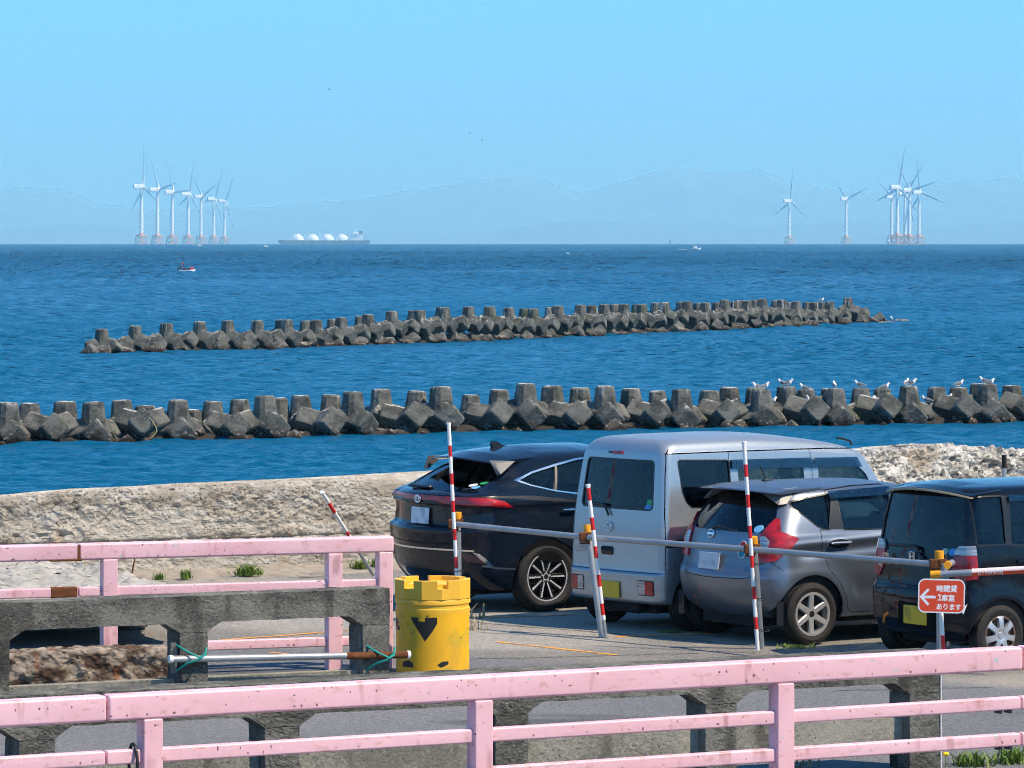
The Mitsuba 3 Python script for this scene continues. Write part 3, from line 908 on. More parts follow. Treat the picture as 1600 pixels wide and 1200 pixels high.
def sea_wall():
    d = np.r_[0, np.cumsum(np.linalg.norm(np.diff(WALL, axis=0), axis=1))]
    # fine over the part in view, coarse beyond it
    i0, i1 = d[2], d[10]
    s = np.r_[np.linspace(0, i0, 60)[:-1], np.arange(i0, i1, .028), np.linspace(i1, d[-1], 60)]
    fx, fy = PchipInterpolator(d, WALL[:, 0]), PchipInterpolator(d, WALL[:, 1])
    X, Y = fx(s), fy(s)
    tx, ty = fx(s, 1), fy(s, 1)
    L = np.hypot(tx, ty)
    nx, ny = ty / L, -tx / L                 # towards the viewer
    a, b = wall_heights(0)
    ppx = X / Y * FOCAL + 800
    top = EYE - (np.interp(ppx, a, b) - HORIZ) / FOCAL * Y
    top = np.where((ppx < -200) | (ppx > 1800), 1.0, top) - .03
    hv = np.r_[np.linspace(0, .9, 46), np.linspace(.92, 1.0, 5)]
    rows = []
    for t in hv:                              # front face, slightly battered, rounded top edge
        rows.append((t, .06 * (1 - t) + (-.10 * max(0, (t - .9) / .1) ** 2)))
    P = [np.stack([X + nx * o, Y + ny * o, -.05 + (top + .05) * t], -1) for t, o in rows]
    for w in np.linspace(.16, 1.1, 14):
        P.append(np.stack([X - nx * w, Y - ny * w, top - .06 * w], -1))
    for t in np.linspace(1, 0, 8):
        P.append(np.stack([X - nx * 1.2, Y - ny * 1.2, SEA - .3 + (top - .05 - SEA + .3) * t], -1))
    P = np.stack(P, 1)
    k = np.clip((X - 1.4) / 2.2, 0, 1)[:, None]     # coarse rubble to the right
    q = P
    f1 = meshkit.fbm(q * [1.3, 1.3, 2.2], 4, 1) - .5
    f2 = meshkit.fbm(q * 6.5, 3, 2) - .5
    f3 = meshkit.noise(q * 13, 4) - .5
    pits = np.clip(meshkit.fbm(q * [13, 13, 17], 3, 9) - .54, 0, 1) * np.clip(meshkit.fbm(q * [.9, .9, 2.6], 3, 6) * 3 - 1.15, 0, 1)
    msk = .10 + .90 * np.clip((meshkit.fbm(q * [.8, .8, 1.9] + [11, 0, 0], 3, 0) - .46) / .14, 0, 1)
    disp = (1 - k) * (.025 * f1 + msk * (.085 * (meshkit.fbm(q * 11, 3, 21) - .5) - .24 * pits) + .012 * f3) + k * (.16 * f1 + .15 * (meshkit.fbm(q * 8, 4, 14) - .5) - .50 * np.clip(meshkit.fbm(q * 10, 3, 12) - .58, 0, 1))
    # horizontal pour joints on the left
    zz = q[..., 2]
    disp = disp - (1 - k) * .025 * np.exp(-((zz - .38 - .05 * f1) / .015) ** 2)
    nrm = np.stack([nx, ny, 0 * nx], -1)[:, None] * np.ones((1, P.shape[1], 1))
    nfront = len(rows)
    nrm[:, nfront - 3:nfront + 13, 2] = 1.0
    nrm[:, nfront + 2:nfront + 12, :2] = 0
    nrm[:, nfront + 13:, :2] *= -1
    P = P + nrm * disp[..., None]
    m = grid(P)
    if (m.face_normals[:200] @ [0.4, -.9, 0.2]).mean() < 0:
        m.invert()
    return m


k = thing('sea_wall', 'rough weathered concrete sea wall with crumbling top along the car park', 'wall')
put(k, sea_wall(), 'mat_rock', False)

# rubble foot of the wall and spilled gravel
def foot():
    d = np.r_[0, np.cumsum(np.linalg.norm(np.diff(WALL, axis=0), axis=1))]
    s = np.arange(d[2], d[9], .05)
    fx, fy = PchipInterpolator(d, WALL[:, 0]), PchipInterpolator(d, WALL[:, 1])
    X, Y = fx(s), fy(s)
    tx, ty = fx(s, 1), fy(s, 1)
    L = np.hypot(tx, ty)
    nx, ny = ty / L, -tx / L
    w = np.linspace(-.1, 1.3, 30)
    h = np.clip(.05 * (1 - w / 1.0), -.03, .2)
    P = np.stack([np.stack([X + nx * a, Y + ny * a, 0 * X + b], -1) for a, b in zip(w, h)], 1)
    P[..., 2] += (meshkit.fbm(P * 3, 4, 31) - .5) * .07 + (meshkit.noise(P * 14, 5) - .5) * .03
    m = grid(P)
    if m.face_normals[:, 2].mean() < 0:
        m.invert()
    return m


struct('soil_strip', foot(), 'mat_soil', True, 'strip of soil and rubble at the foot of the sea wall')

# concrete slab with rubble on top; undercut shape added to darken the hollow
def on_line(p0, p1, px):
    """point of plan line p0-p1 that is seen at photo column px"""
    a = (px - 800) / FOCAL
    (x0, y0), (x1, y1) = p0[:2], p1[:2]
    t = (a * y0 - x0) / ((x1 - x0) - a * (y1 - y0))
    return np.array([x0 + t * (x1 - x0), y0 + t * (y1 - y0)])


k = thing('broken_slab', 'pale broken concrete slab with crumbled top at the left, undercut added for shade', 'concrete slab')
sec = [(0.0, .46), (.05, .36), (1.2, .30), (1.9, .0), (1.9, -.2), (7.4, -.2), (7.4, .40), (5.0, .44), (2.4, .47), (.3, .49)]
ang = math.radians(19)
sl = extr(spoly(sec), 8.0)                    # x depth, y height, z length
M = np.array([[-math.sin(ang), 0, -math.cos(ang), 0], [math.cos(ang), 0, -math.sin(ang), 0], [0, 1, 0, 0.]])
e = dp(300, 980, 39.6)
M[:, 3] = [e[0], e[1], 0]
sl = sl.transform(M)
if sl.volume() < 0:
    sl = m3.Manifold(m3.Mesh(*(lambda q: (q.vert_properties, q.tri_verts[:, ::-1]))(sl.to_mesh())))
put(k, rough(sl, .055, .11, .15, 5), 'mat_slab', 35)

# eroded ledge that carries the back railing
k = thing('eroded_ledge', 'brown eroded concrete ledge with rust streaks under the back pink railing', 'ledge')
a0, a1 = dp(-140, 1040, 35.65), dp(268, 1040, 36.35)
tdir = (a1 - a0)[:2] / np.linalg.norm((a1 - a0)[:2])
lg = boxm(0, float(np.linalg.norm((a1 - a0)[:2])), 0, .38, -.1, .30)
an = math.degrees(math.atan2(tdir[1], tdir[0]))
put(k, rough(lg.rotate([0, 0, an]).translate([a0[0], a0[1], 0]), .04, .07, .12, 8), 'mat_ledge', 35)

# weeds
def tuft(p, n, h, spread, seed, mat='mat_grass', name='grass_tuft', label='', cat='grass'):
    r = np.random.default_rng(seed)
    vs, fs = [], []
    for i in range(n):
        a = r.random() * 6.283
        b = p[:2] + spread * .45 * r.normal(size=2)
        hh = h * (.45 + .6 * r.random())
        lean = spread * (.3 + .7 * r.random()) * np.array([math.cos(a), math.sin(a)])
        w = .006 + .004 * r.random()
        side = np.array([-math.sin(a), math.cos(a)]) * w
        o = len(vs)
        for t, ww in ((0, 1), (.5, .8), (1, .05)):
            c = b + lean * t ** 1.8
            z = p[2] + hh * (t - .22 * t * t)
            vs += [[c[0] - side[0] * ww, c[1] - side[1] * ww, z], [c[0] + side[0] * ww, c[1] + side[1] * ww, z]]
        fs += [[o, o + 1, o + 3], [o, o + 3, o + 2], [o + 2, o + 3, o + 5], [o + 2, o + 5, o + 4]]
    k = thing(name, label, cat)
    put(k, trimesh.Trimesh(vs, fs, process=False), mat)
    return k


for px, py, n, h, sp, lab in [(248, 902, 60, .12, .06, 'small green grass tuft left of the others at the wall foot'), (292, 902, 70, .15, .07, 'second small grass tuft from the left at the wall foot'),
                              (388, 899, 170, .17, .15, 'broad yellowish grass clump in the middle of the wall foot'), (562, 890, 110, .15, .09, 'grass tuft left of the leaning striped pole'),
                              (590, 890, 120, .16, .09, 'grass tuft right of the leaning striped pole')]:
    D = 46.9 + (px - 240) * .0052
    p = dp(px, py, D)
    tuft(np.array([p[0], p[1], max(.02, p[2] - .03)]), n, h, sp, px, label=lab)
for px, py, n, h, sp, lab in [(1517, 1196, 120, .16, .16, 'dark green weeds beside the dandelion at the lower right'), (1583, 1192, 130, .17, .15, 'weeds at the lower right corner under the pink railing'),
                              (1245, 1012, 60, .05, .18, 'flat green weeds on the asphalt in front of the grey hatchback'), (1045, 988, 45, .035, .10, 'small flat patch of weeds behind the van'),
                              (345, 944, 40, .04, .10, 'thin weeds on the asphalt seen under the back balustrade')]:
    p = gp(px, py)
    tuft(p, n, h, sp, px, label=lab)
for px, py, n, h, sp, lab in [(1065, 1196, 26, .16, .10, 'dry dark grass stalks behind the front balustrade opening'), (1258, 1198, 14, .16, .14, 'dry twigs on the road under the pink railing'),
                              (738, 985, 12, .20, .10, 'dry pale twigs beside the yellow barrel'), (745, 965, 14, .22, .12, 'dry stalks between the yellow barrel and the black car')]:
    tuft(gp(px, py), n, h, sp, px, 'mat_dry', 'dry_weed', lab, 'weed')
p = gp(1478, 1199)
k = thing('dandelion', 'single yellow dandelion flower at the lower right', 'flower')
put(k, cyl(p, p + [0, 0, .085], .004, n=6), 'mat_grass')
put(k + '__flower_head', rbox(p[0] - .022, p[0] + .022, p[1] - .022, p[1] + .022, .085, .112, .012), 'mat_petal', 60)
k = thing('stake', 'thin rusty rod standing at the foot of the sea wall', 'stake')
p = dp(206, 897, 46.6)
put(k, cyl(p, p + np.array([.035, 0, .185]), .009, n=8), 'mat_rust')

# painted lines, dark strips for overhead wire shadows and cracks
def strip(pts, w, z, mat, key, lab, seed=1, jit=.012):
    pts = np.array(pts, float)
    d = np.r_[0, np.cumsum(np.linalg.norm(np.diff(pts, axis=0), axis=1))]
    s = np.arange(0, d[-1], .05)
    r = np.random.default_rng(seed)
    X, Y = np.interp(s, d, pts[:, 0]), np.interp(s, d, pts[:, 1])
    tx, ty = np.gradient(X), np.gradient(Y)
    L = np.hypot(tx, ty) + 1e-9
    nx, ny = -ty / L, tx / L
    o = jit * np.cumsum(r.normal(size=len(s))) * .4
    o -= np.interp(s, [s[0], s[-1]], [o[0], o[-1]])
    ww = w * (.75 + .5 * r.random(len(s)))
    P = np.stack([np.stack([X + nx * (o + t * ww), Y + ny * (o + t * ww), np.full(len(s), z)], -1) for t in (-.5, .5)], 1)
    m = grid(P)
    if m.face_normals[0, 2] < 0:
        m.invert()
    k = num(key)
    put(k, m, mat)
    labels[k] = {'kind': 'structure', 'label': lab}


for i, (a, b, lab) in enumerate([((341, 1001), (560, 984), 'orange painted bay line seen through the back balustrade'), ((735, 966), (905, 961), 'faded orange line beside the black car'),
                                 ((776, 1003), (965, 1024), 'orange bay line in front of the yellow barrel'), ((960, 995), (1130, 989), 'orange line behind the grey hatchback'),
                                 ((1482, 1051), (1640, 1045), 'faint orange line at the right under the pink rail'), ((420, 1020), (455, 1022), 'short orange mark under the back railing')]):
    strip([gp(*a)[:2], gp(*b)[:2]], .05, .004, 'mat_line', 'painted_line', lab, i)
for i, pts in enumerate([[(735, 972), (850, 981), (1020, 995), (1120, 1004)], [(735, 1030), (900, 1026), (1100, 1021)], [(120, 1108), (350, 1106), (520, 1112), (700, 1104)], [(840, 1090), (980, 1086), (1090, 1078)], [(1300, 1080), (1400, 1078), (1560, 1074)]]):
    strip([gp(*q)[:2] for q in pts], .022, .004, 'mat_shadow_crack', 'shadow_crack_line', 'thin dark line painted on the asphalt for wire shadow and crack', 40 + i, .03)

# ------------------------------------------------------------------ concrete balustrades
def balustrade(p0, p1, posts, zt, depth, label, panel_z, key_end, panel_gap=None, ends=(True, True), pw=.125, zh=.565, zo=.645, hw=.12):
    """p0,p1 plan points of the viewer-side face; posts: distances along of post centres"""
    t = (p1 - p0) / np.linalg.norm(p1 - p0)
    ang = math.degrees(math.atan2(t[1], t[0]))
    W = lambda m: m.rotate([0, 0, ang]).translate([p0[0], p0[1], 0])
    k = thing('balustrade', label, 'balustrade')
    s0, s1 = posts[0] - pw - (0 if ends[0] else .6), posts[-1] + pw
    low = []
    for i, c in enumerate(posts):
        if i > 0:
            low += [(c - pw - hw, zo), (c - pw, zh + .0)]
        else:
            low += [(s0, zh)]
        if i < len(posts) - 1:
            low += [(c + pw, zh), (c + pw + hw, zo)]
        else:
            low += [(s1, zh)]
    prof = spoly(low + [(s1, zt), (s0, zt)])
    beam = prism_side(prof, 0, depth)
    # chamfered top edge
    cut = extr(Polygon([(-.05, zt - .035), (.05, zt + .05), (-.05, zt + .05)]), s1 - s0 + 1).transform(np.array([[0, 0, 1, s0 - .5], [1, 0, 0, 0], [0, 1, 0, 0.]]))
    beam = beam - cut
    put(k + '__top_beam', rough(W(beam), .06, .012, .12, int(abs(p0[0]) * 10)), 'mat_balustrade', 32)
    for i, c in enumerate(posts):
        w = pw
        put(k + '__post', rough(W(boxm(c - w, c + w, .0, depth, -.05, zh - .003)), .06, .011, .12, i + 3), 'mat_balustrade', 32)
    for a, b in zip(posts, posts[1:]):
        put(k + '__panel', W(boxm(a + pw + .004, b - pw - .004, .10, .22, *panel_z)), 'mat_panel')
    return k


FB0, FB1 = gp(50, 1078, .863)[:2], gp(1440, 1012, .863)[:2]      # far top edge of the front balustrade
tF = (FB1 - FB0) / np.linalg.norm(FB1 - FB0)
nF = np.array([-tF[1], tF[0]])
DEP = .30
F0 = FB0 - nF * DEP


def along_px(p0, t, px):
    a = (px - 800) / FOCAL
    return (a * p0[1] - p0[0]) / (t[0] - a * t[1])


fp = [along_px(F0, tF, q) for q in (-355, 58, 441, 800, 1127, 1445)]
balustrade(F0, F0 + tF, fp, .863, DEP, 'long dark concrete balustrade in front with octagonal openings', (.19, .385), 'front')
RB1, RB0 = gp(611, 914, .863)[:2], gp(0, 938, .863)[:2]
tR = (RB1 - RB0) / np.linalg.norm(RB1 - RB0)
nR = np.array([-tR[1], tR[0]])
R0 = RB0 - nR * .30
rp = [along_px(R0, tR, q) for q in (-330, -8, 303, 588)]
balustrade(R0, R0 + tR, rp, .863, .30, 'dark concrete balustrade behind, ending at the yellow barrel', (.03, .16), 'back', pw=.125, zh=.555, zo=.635, hw=.13)
# white painted edge at the end of the front balustrade
ke = [q for q in labels if q.startswith('balustrade')][0]
e = F0 + tF * (fp[-1] + .125)
ang = math.degrees(math.atan2(tF[1], tF[0]))
put(ke + '__paint_edge', boxm(.010, .016, 0.0, DEP * .3, .0, .80).rotate([0, 0, ang]).translate([e[0], e[1], 0]), 'mat_white')

# ------------------------------------------------------------------ pink steel railings
def railing(p0, t, posts, s0, s1, rails, post_w, post_d, zt, splits, label, rust=None, end_post=None, base=-.02):
    ang = math.degrees(math.atan2(t[1], t[0]))
    W = lambda m: m.rotate([0, 0, ang]).translate([p0[0], p0[1], 0])
    k = thing('railing', label, 'railing')
    cuts = [s0] + list(splits) + [s1]
    for j, (z0, z1, dep, name) in enumerate(rails):
        for a, b in zip(cuts, cuts[1:]):
            m = rbox(a + .004, b - .004, -dep / 2, dep / 2, z0, z1, .012, 8)
            if j == 0:
                m = rbox(a + .004, b - .004, -dep / 2, dep / 2, z0, z1, .02, 8)
            put(k + '__' + name, W(m), 'mat_pink', 40)
    for c in posts:
        put(k + '__post', W(rbox(c - post_w / 2, c + post_w / 2, -post_d / 2, post_d / 2, base, rails[0][0] + .002, .01, 8)), 'mat_pink', 40)
    return k, W


PF0, PF1 = gp(0, 1094, 1.19)[:2], gp(1600, 1009, 1.19)[:2]
tP = (PF1 - PF0) / np.linalg.norm(PF1 - PF0)
pp = [along_px(PF0, tP, q) for q in (-280, 234, 750, 1221, 1655)]
kr, Wp = railing(PF0, tP, pp, along_px(PF0, tP, -400), along_px(PF0, tP, 1800),
                 [(1.035, 1.19, .12, 'top_rail'), (.775, .86, .07, 'middle_rail'), (.535, .62, .07, 'lower_rail'), (.295, .38, .07, 'bottom_rail')],
                 .125, .125, 1.19, [along_px(PF0, tP, 163), along_px(PF0, tP, 1592)], 'long pink steel railing in the foreground, front of the picture')
RF0, RF1 = gp(0, 852, 1.19)[:2], gp(613, 837, 1.19)[:2]
tQ = (RF1 - RF0) / np.linalg.norm(RF1 - RF0)
qq = [along_px(RF0, tQ, q) for q in (-185, 170, 521, 600)]
kq, Wq = railing(RF0, tQ, qq, along_px(RF0, tQ, -260), along_px(RF0, tQ, 613.5),
                 [(1.045, 1.19, .13, 'top_rail'), (.72, .805, .07, 'middle_rail')],
                 .135, .135, 1.19, [along_px(RF0, tQ, 121)], 'pink steel railing at the back left, rusty at one joint')
j = along_px(RF0, tQ, 121)
put(kq + '__bottom_rail', Wq(rbox(along_px(RF0, tQ, 318), along_px(RF0, tQ, 598), -.035, .035, .21, .295, .012, 8)), 'mat_pink', 40)
put(kq + '__rust_patch', Wq(cat_ := rbox(j - .25, j - .008, -.0385, .0385, .716, .809, .012, 8)), 'mat_rust', 40)
put(kq + '__rust_patch', Wq(rbox(j - .26, j + .03, -.068, .068, 1.038, 1.058, .008, 8)), 'mat_rust', 40)
put(kq + '__rust_patch', Wq(boxm(j - .012, j + .012, -.0675, -.0645, 1.05, 1.18)), 'mat_rust')
# black strap round the first front post, bolts under the joint
c = along_px(PF0, tP, 208)
th = np.linspace(0, 2 * np.pi, 22)
strap = np.stack([c + .0 * th, -.075 * np.cos(th) * .9, .775 + .115 * np.sin(th)], -1)
k = thing('strap', 'black rubber strap hanging on the left post of the foreground railing', 'strap')
an = math.radians(math.degrees(math.atan2(tP[1], tP[0])))
R3 = np.array([[math.cos(an), -math.sin(an), 0], [math.sin(an), math.cos(an), 0], [0, 0, 1]])
put(k, tube(strap @ R3.T + [PF0[0], PF0[1], 0], .010), 'mat_black', True)
for q in (1560, 1575):
    c = along_px(PF0, tP, q)
    for z in (.755, .515):
        put(kr + '__bolt', Wp(boxm(c - .012, c + .012, -.03, .03, z, z + .02)), 'mat_black')

# pipe tied to the back balustrade with teal cord
def rear_D(px, off=0.0):
    q = (px - 800) / FOCAL
    s_ = along_px(R0 - nR * off, tR, px)
    return float((R0 - nR * off + tR * s_)[1])


p0, p1 = dp(264, 1030, rear_D(264, .05)), dp(640, 1023, rear_D(640, .05))
k = thing('steel_pipe', 'grey pipe with a rusty right end tied across the back balustrade', 'pipe')
m = p0 + (p1 - p0) * .73
put(k, cyl(p0 + (p1 - p0) * .015, m, .030), 'mat_galv', 60)
put(k + '__rusty_end', cyl(m, p1 - (p1 - p0) * .012, .0305), 'mat_rust', 60)
put(k + '__end_cap', cyl(p0, p0 + (p1 - p0) * .015, .034), 'mat_white', 60)
put(k + '__end_cap', cyl(p1 - (p1 - p0) * .012, p1, .035), 'mat_white', 60)
for (px, lab) in ((300, 'teal cord crossed round the pipe at the left post'), (595, 'teal cord crossed round the pipe at the right end post')):
    D = rear_D(px, .06)
    k = thing('cord', lab, 'cord')
    A = [dp(px - 24, 1008, D + .02), dp(px - 6, 1019, D - .04), dp(px + 14, 1028.5, D - .06), dp(px + 21, 1024, D - .05), dp(px + 22, 1012, D + .0)]
    B = [dp(px + 21, 1020, D - .05), dp(px + 10, 1031, D - .06), dp(px - 8, 1037, D - .05), dp(px - 24, 1048, D + .02)]
    put(k, cat(tube(A, .009), tube(B, .009)), 'mat_teal', True)
for px, y0, y1, lab in ((272, 1004, 1052, 'short grey wooden batten behind the left end of the tied pipe'), (566, 993, 1035, 'short grey wooden batten behind the right end of the tied pipe')):
    D = rear_D(px, -.04)
    a, b = dp(px, y0, D), dp(px, y1, D)
    k = thing('batten', lab, 'batten')
    put(k, boxm(a[0] - .028, a[0] + .028, a[1], a[1] + .05, b[2], a[2]), 'mat_panel')

# ------------------------------------------------------------------ yellow barrel
def barrel_fn(p, n, uv):
    c = MX((.74, .39, .025), (.80, .46, .04), FB(p.x * 3, p.y * 3, p.z * 3, 3))
    low = 1 - SS(.56, .58, p.z)
    c = MX(c, (.79, .42, .010), low)
    worn = SS(.52, .60, FB(p.x * 6 + 3, p.y * 6, p.z * 6, 3)) * low
    c = MX(c, (.60, .38, .02), worn * .8)
    sp = SS(.80, .87, N(p.x * 40, p.y * 40, p.z * 40)) * worn
    c = MX(c, (.02, .015, .01), sp * .85)
    dirt = SS(.58, .75, FB(p.x * 4 + 9, p.y * 4, p.z * 1.2, 3))
    return MX(c, (.34, .22, .05), dirt * .3)


scene['mat_barrel'] = prin(mikit.proc(barrel_fn), .45, spec=.5)
BC = np.array([(676 - 800) / FOCAL * 36.95, 36.95, 0])
k = thing('crash_barrel', 'yellow plastic crash barrel with worn black arrow and notched lid', 'barrel')
prof = [(.01, 0), (.318, 0), (.325, .02), (.325, .52), (.331, .56), (.331, .605), (.322, .612), (.322, .64), (.335, .648), (.335, .675), (.327, .69), (.01, .69)]
put(k, lathe(prof, 64).apply_translation(BC), 'mat_barrel', 35)
lid = tm(m3.Manifold.cylinder(.17, .342, .342, 12).rotate([0, 0, 15]) - m3.Manifold.cylinder(.1, .30, .30, 12).rotate([0, 0, 15]).translate([0, 0, .10]))
lid = m3.Manifold.cylinder(.165, .344, .344, 12).rotate([0, 0, 15]) - m3.Manifold.cylinder(.12, .285, .285, 12).rotate([0, 0, 15]).translate([0, 0, .125])
for a in (-128, -73, 107, 165, 20):
    lid = lid - boxm(.2, .5, -.05, .05, .095, .3).rotate([0, 0, a])
put(k + '__lid', tm(lid.translate([BC[0], BC[1], .693])), 'mat_barrel', 25)


def on_barrel(poly, r):
    """wraps a polygon given in (arc metres, z) round the barrel, arc 0 faces the viewer"""
    m = extr(poly, .002).refine_to_length(.03)
    t = tm(m)
    a = t.vertices[:, 0] / r
    rr = r + t.vertices[:, 2]
    t.vertices = np.c_[BC[0] + rr * np.sin(a), BC[1] - rr * np.cos(a), t.vertices[:, 1]]
    return t


zb = lambda py: EYE - (py - HORIZ) / FOCAL * 36.62
ax = lambda px: .325 * math.asin(max(-1, min(1, (px - 676) / 57.7)))
heart = [(641, 963), (644, 960), (647, 961), (650, 956), (654, 956), (655, 971), (665, 972), (665, 958), (668, 956), (673, 958), (677, 956), (679, 962), (684, 966), (684, 975), (677, 987), (665, 1003), (659, 993), (650, 979)]
put(k + '__arrow_mark', on_barrel(Polygon([(ax(a), zb(b)) for a, b in heart]), .3255), 'mat_black')
for q in ([(617, 965), (621, 969), (623, 976), (621, 981), (625, 980), (625, 988), (621, 987), (619, 982), (617, 990)], [(630, 1036), (640, 1033), (646, 1037), (647, 1044), (630, 1044)], [(684, 1040), (692, 1034), (702, 1034), (701, 1039), (690, 1044)]):
    put(k + '__arrow_mark', on_barrel(Polygon([(ax(a), zb(b)) for a, b in q]), .3255), 'mat_black')

# ------------------------------------------------------------------ pipe fence with striped poles
scene['mat_cap'] = scene['mat_capyellow']
FP = [np.array([(715 - 800) / FOCAL * 42.06, 42.06]), np.array([(920 - 800) / FOCAL * 40.6, 40.6]), np.array([(1178 - 800) / FOCAL * 39.1, 39.1]), np.array([(1468 - 800) / FOCAL * 37.2, 37.2])]
PY = [818, 838.5, 857.5, 881]
PT = [np.array([p[0], p[1], EYE - (y - HORIZ) / FOCAL * p[1]]) for p, y in zip(FP, PY)]
GR = [np.array([PT[0][0] + .01, PT[0][1], 0]), gp(941, 996), gp(1189, 1014), np.array([PT[3][0] + .01, PT[3][1], 0])]
post_lab = ['first fence post from the left, beside the black sedan-like crossover', 'leaning fence post behind the silver van', 'fence post behind the grey hatchback', 'fence post at the right that carries the red sign']
post_lab[0] = 'first fence post from the left, behind the black crossover'
for a, g, lab in zip(PT, GR, post_lab):
    k = thing('fence_post', 'galvanised ' + lab, 'post')
    d = (a - g) / np.linalg.norm(a - g)
    put(k, cyl(g - d * .05, a + d * .05, .034), 'mat_galv', 60)
    put(k + '__cap', cyl(a + d * .03, a + d * .115, .041), 'mat_capyellow', 50)
k = thing('fence_pipe', 'long horizontal galvanised pipe clamped to the posts behind the cars', 'pipe')
off = np.array([-.04, -.065, 0])
for a, b in zip(PT, PT[1:]):
    d = (b - a) / np.linalg.norm(b - a)
    put(k + '__pipe_length', cyl(a + off + d * (.05), b + off - d * .05, .0285), 'mat_galv', 60)
for i, a in enumerate(PT):
    c = a + off
    m = cat(rbox(c[0] - .055, c[0] + .055, c[1] - .035, c[1] + .075, c[2] - .045, c[2] + .045, .012), rbox(c[0] + .02, c[0] + .10, c[1] - .045, c[1] - .005, c[2] - .01, c[2] + .05, .01), cyl(c + [.06, -.03, -.03], c + [.09, -.03, .085], .008, n=8),
            cyl(c + [-.05, .02, -.06], c + [.05, .02, -.06], .009, n=8))
    kc = thing('pipe_clamp', 'rusty clamp ' + ['at the first post from the left', 'at the leaning post behind the van', 'at the post behind the grey hatchback', 'above the red sign'][i], 'clamp')
    put(kc, m, 'mat_rust', 40)


def striped(base, top, z_list, r, label, cap=True, grey_to=0.0):
    """z_list: fractions (start,end) of the red bands"""
    k = thing('striped_pole', label, 'pole')
    P = lambda t: base + (top - base) * t
    edges = sorted({0.0, 1.0, grey_to, *[e for b in z_list for e in b]})
    for a, b in zip(edges, edges[1:]):
        mid = (a + b) / 2
        mat = 'mat_galv' if mid < grey_to else ('mat_red' if any(s < mid < e for s, e in z_list) else 'mat_white')
        put(k + ('__grey_foot' if mid < grey_to else '__red_band' if mat == 'mat_red' else '__white_band'), cyl(P(a), P(b), r), mat, 60)
    if cap:
        put(k + '__cap', cyl(P(.985), P(1.0) + (top - base) * .002, r * 1.22), 'mat_white', 60)
    return k


def bands(y_top, y_bot, lst):
    return [((y_bot - b) / (y_bot - y_top), (y_bot - a) / (y_bot - y_top)) for a, b in lst]


D1 = 41.8
striped(dp(714, 905, D1), dp(701, 661, D1), bands(661, 905, [(696, 713.5), (739.5, 757), (782.5, 800), (826.5, 844), (870, 888)]), .0185, 'tall striped red and white pole by the black crossover')
D2 = 40.35
striped(dp(946.5, 997, D2), dp(918.5, 757, D2), bands(757, 997, [(762.5, 782), (808.5, 828), (853.5, 872), (898, 916.5), (943, 961)]), .0195, 'leaning striped red and white pole behind the silver van', True, .12)
D3 = 38.85
striped(dp(1184, 1016, D3), dp(1162.5, 690, D3), bands(690, 1016, [(725.5, 745), (773, 793), (821.5, 841), (868, 887), (916.5, 936), (964, 983)]), .0185, 'tallest striped red and white pole in front of the grey hatchback')
D4 = 37.0
striped(np.array([*dp(1477, 1040, D4)[:2], -.02]), dp(1467, 905, D4), bands(905, 1060, [(940, 958), (994, 1018), (1040, 1055)]), .0185, 'striped pole mostly hidden behind the red sign', False)
striped(dp(583, 898, 46.0), dp(503, 769, 45.0), bands(769, 898, [(785, 800), (829, 835)]), .020, 'striped pole leaning far over against the back railing', True, .47)
for i, (px, py, D) in enumerate([(712, 831, D1), (716, 893, D1), (1189, 937, D3), (1186, 882, D3), (1195, 986, D3)]):
    c = dp(px, py, D)
    k = thing('wire_tie', 'black wire tie round the post ' + ['upper, by the black crossover', 'lower, by the black crossover', 'in the middle, by the hatchback', 'upper, by the hatchback', 'lowest, by the hatchback'][i], 'wire tie')
    th = np.linspace(0, 2 * np.pi, 16)
    put(k, tube(np.stack([c[0] + .052 * np.cos(th), c[1] + .06 + .095 * np.sin(th), c[2] + 0 * th], -1), .004, 6), 'mat_black', True)
k = thing('steel_post', 'grey steel post with a dark tip standing at the sea wall far right', 'post')
p = dp(1569, 750, 56.1)
put(k, cyl([p[0], p[1], -.1], [p[0], p[1], p[2] + .16], .033), 'mat_galv', 60)
put(k + '__tip', cyl([p[0], p[1], p[2] + .16], [p[0], p[1], EYE - (711 - HORIZ) / FOCAL * 56.1], .034), 'mat_dark', 60)

# parking barrier arm
k = thing('barrier_arm', 'parking barrier pipe with an orange red printed sleeve at the right', 'barrier')
a, b, c = dp(1463, 897.5, 36.86), dp(1519, 894.5, 36.80), dp(1660, 887, 36.65)
put(k, cyl(a, b, .0285), 'mat_galv', 60)
put(k + '__end_cap', cyl(a - (b - a) * .16, a + (b - a) * .12, .034), 'mat_capyellow', 50)
scene['mat_sleeve'] = prin(mikit.proc(lambda p, n, uv: MX((.68, .075, .022), (.80, .74, .72), SS(-.15, .25, n.z + .2 * (FB(p.x * 12, p.y * 12, p.z * 12, 2) - .5)) * .85)), .4)  # upward-facing half painted white, standing in for sun glare on the red
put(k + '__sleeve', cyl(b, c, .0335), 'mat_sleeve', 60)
ax_ = (c - b) / np.linalg.norm(c - b)
tx_ = meshkit.text_mesh('D-Parking', .033, .0012, True)
tx_ = tm(man((tx_.vertices, tx_.faces)).refine_to_length(.008)) if tx_.is_watertight else tx_
sd = np.cross([0, 0, 1], ax_)
sd /= np.linalg.norm(sd)
upv = np.cross(ax_, sd)
tv = tx_.vertices * [1.0, 1, 1]
thv = (tv[:, 1] - .020) / .0335
rr_ = .0338 + tv[:, 2]
tx_.vertices = b + ax_ * (tv[:, :1] + .05) + (-sd) * (rr_ * np.cos(thv))[:, None] + upv * (rr_ * np.sin(thv))[:, None]
put(k + '__lettering', tx_, 'mat_white')
q = dp(1481.5, 882.5, 36.9)
k = thing('cross_pipe', 'short pipe stub with a round yellow end cap above the red sign', 'pipe')
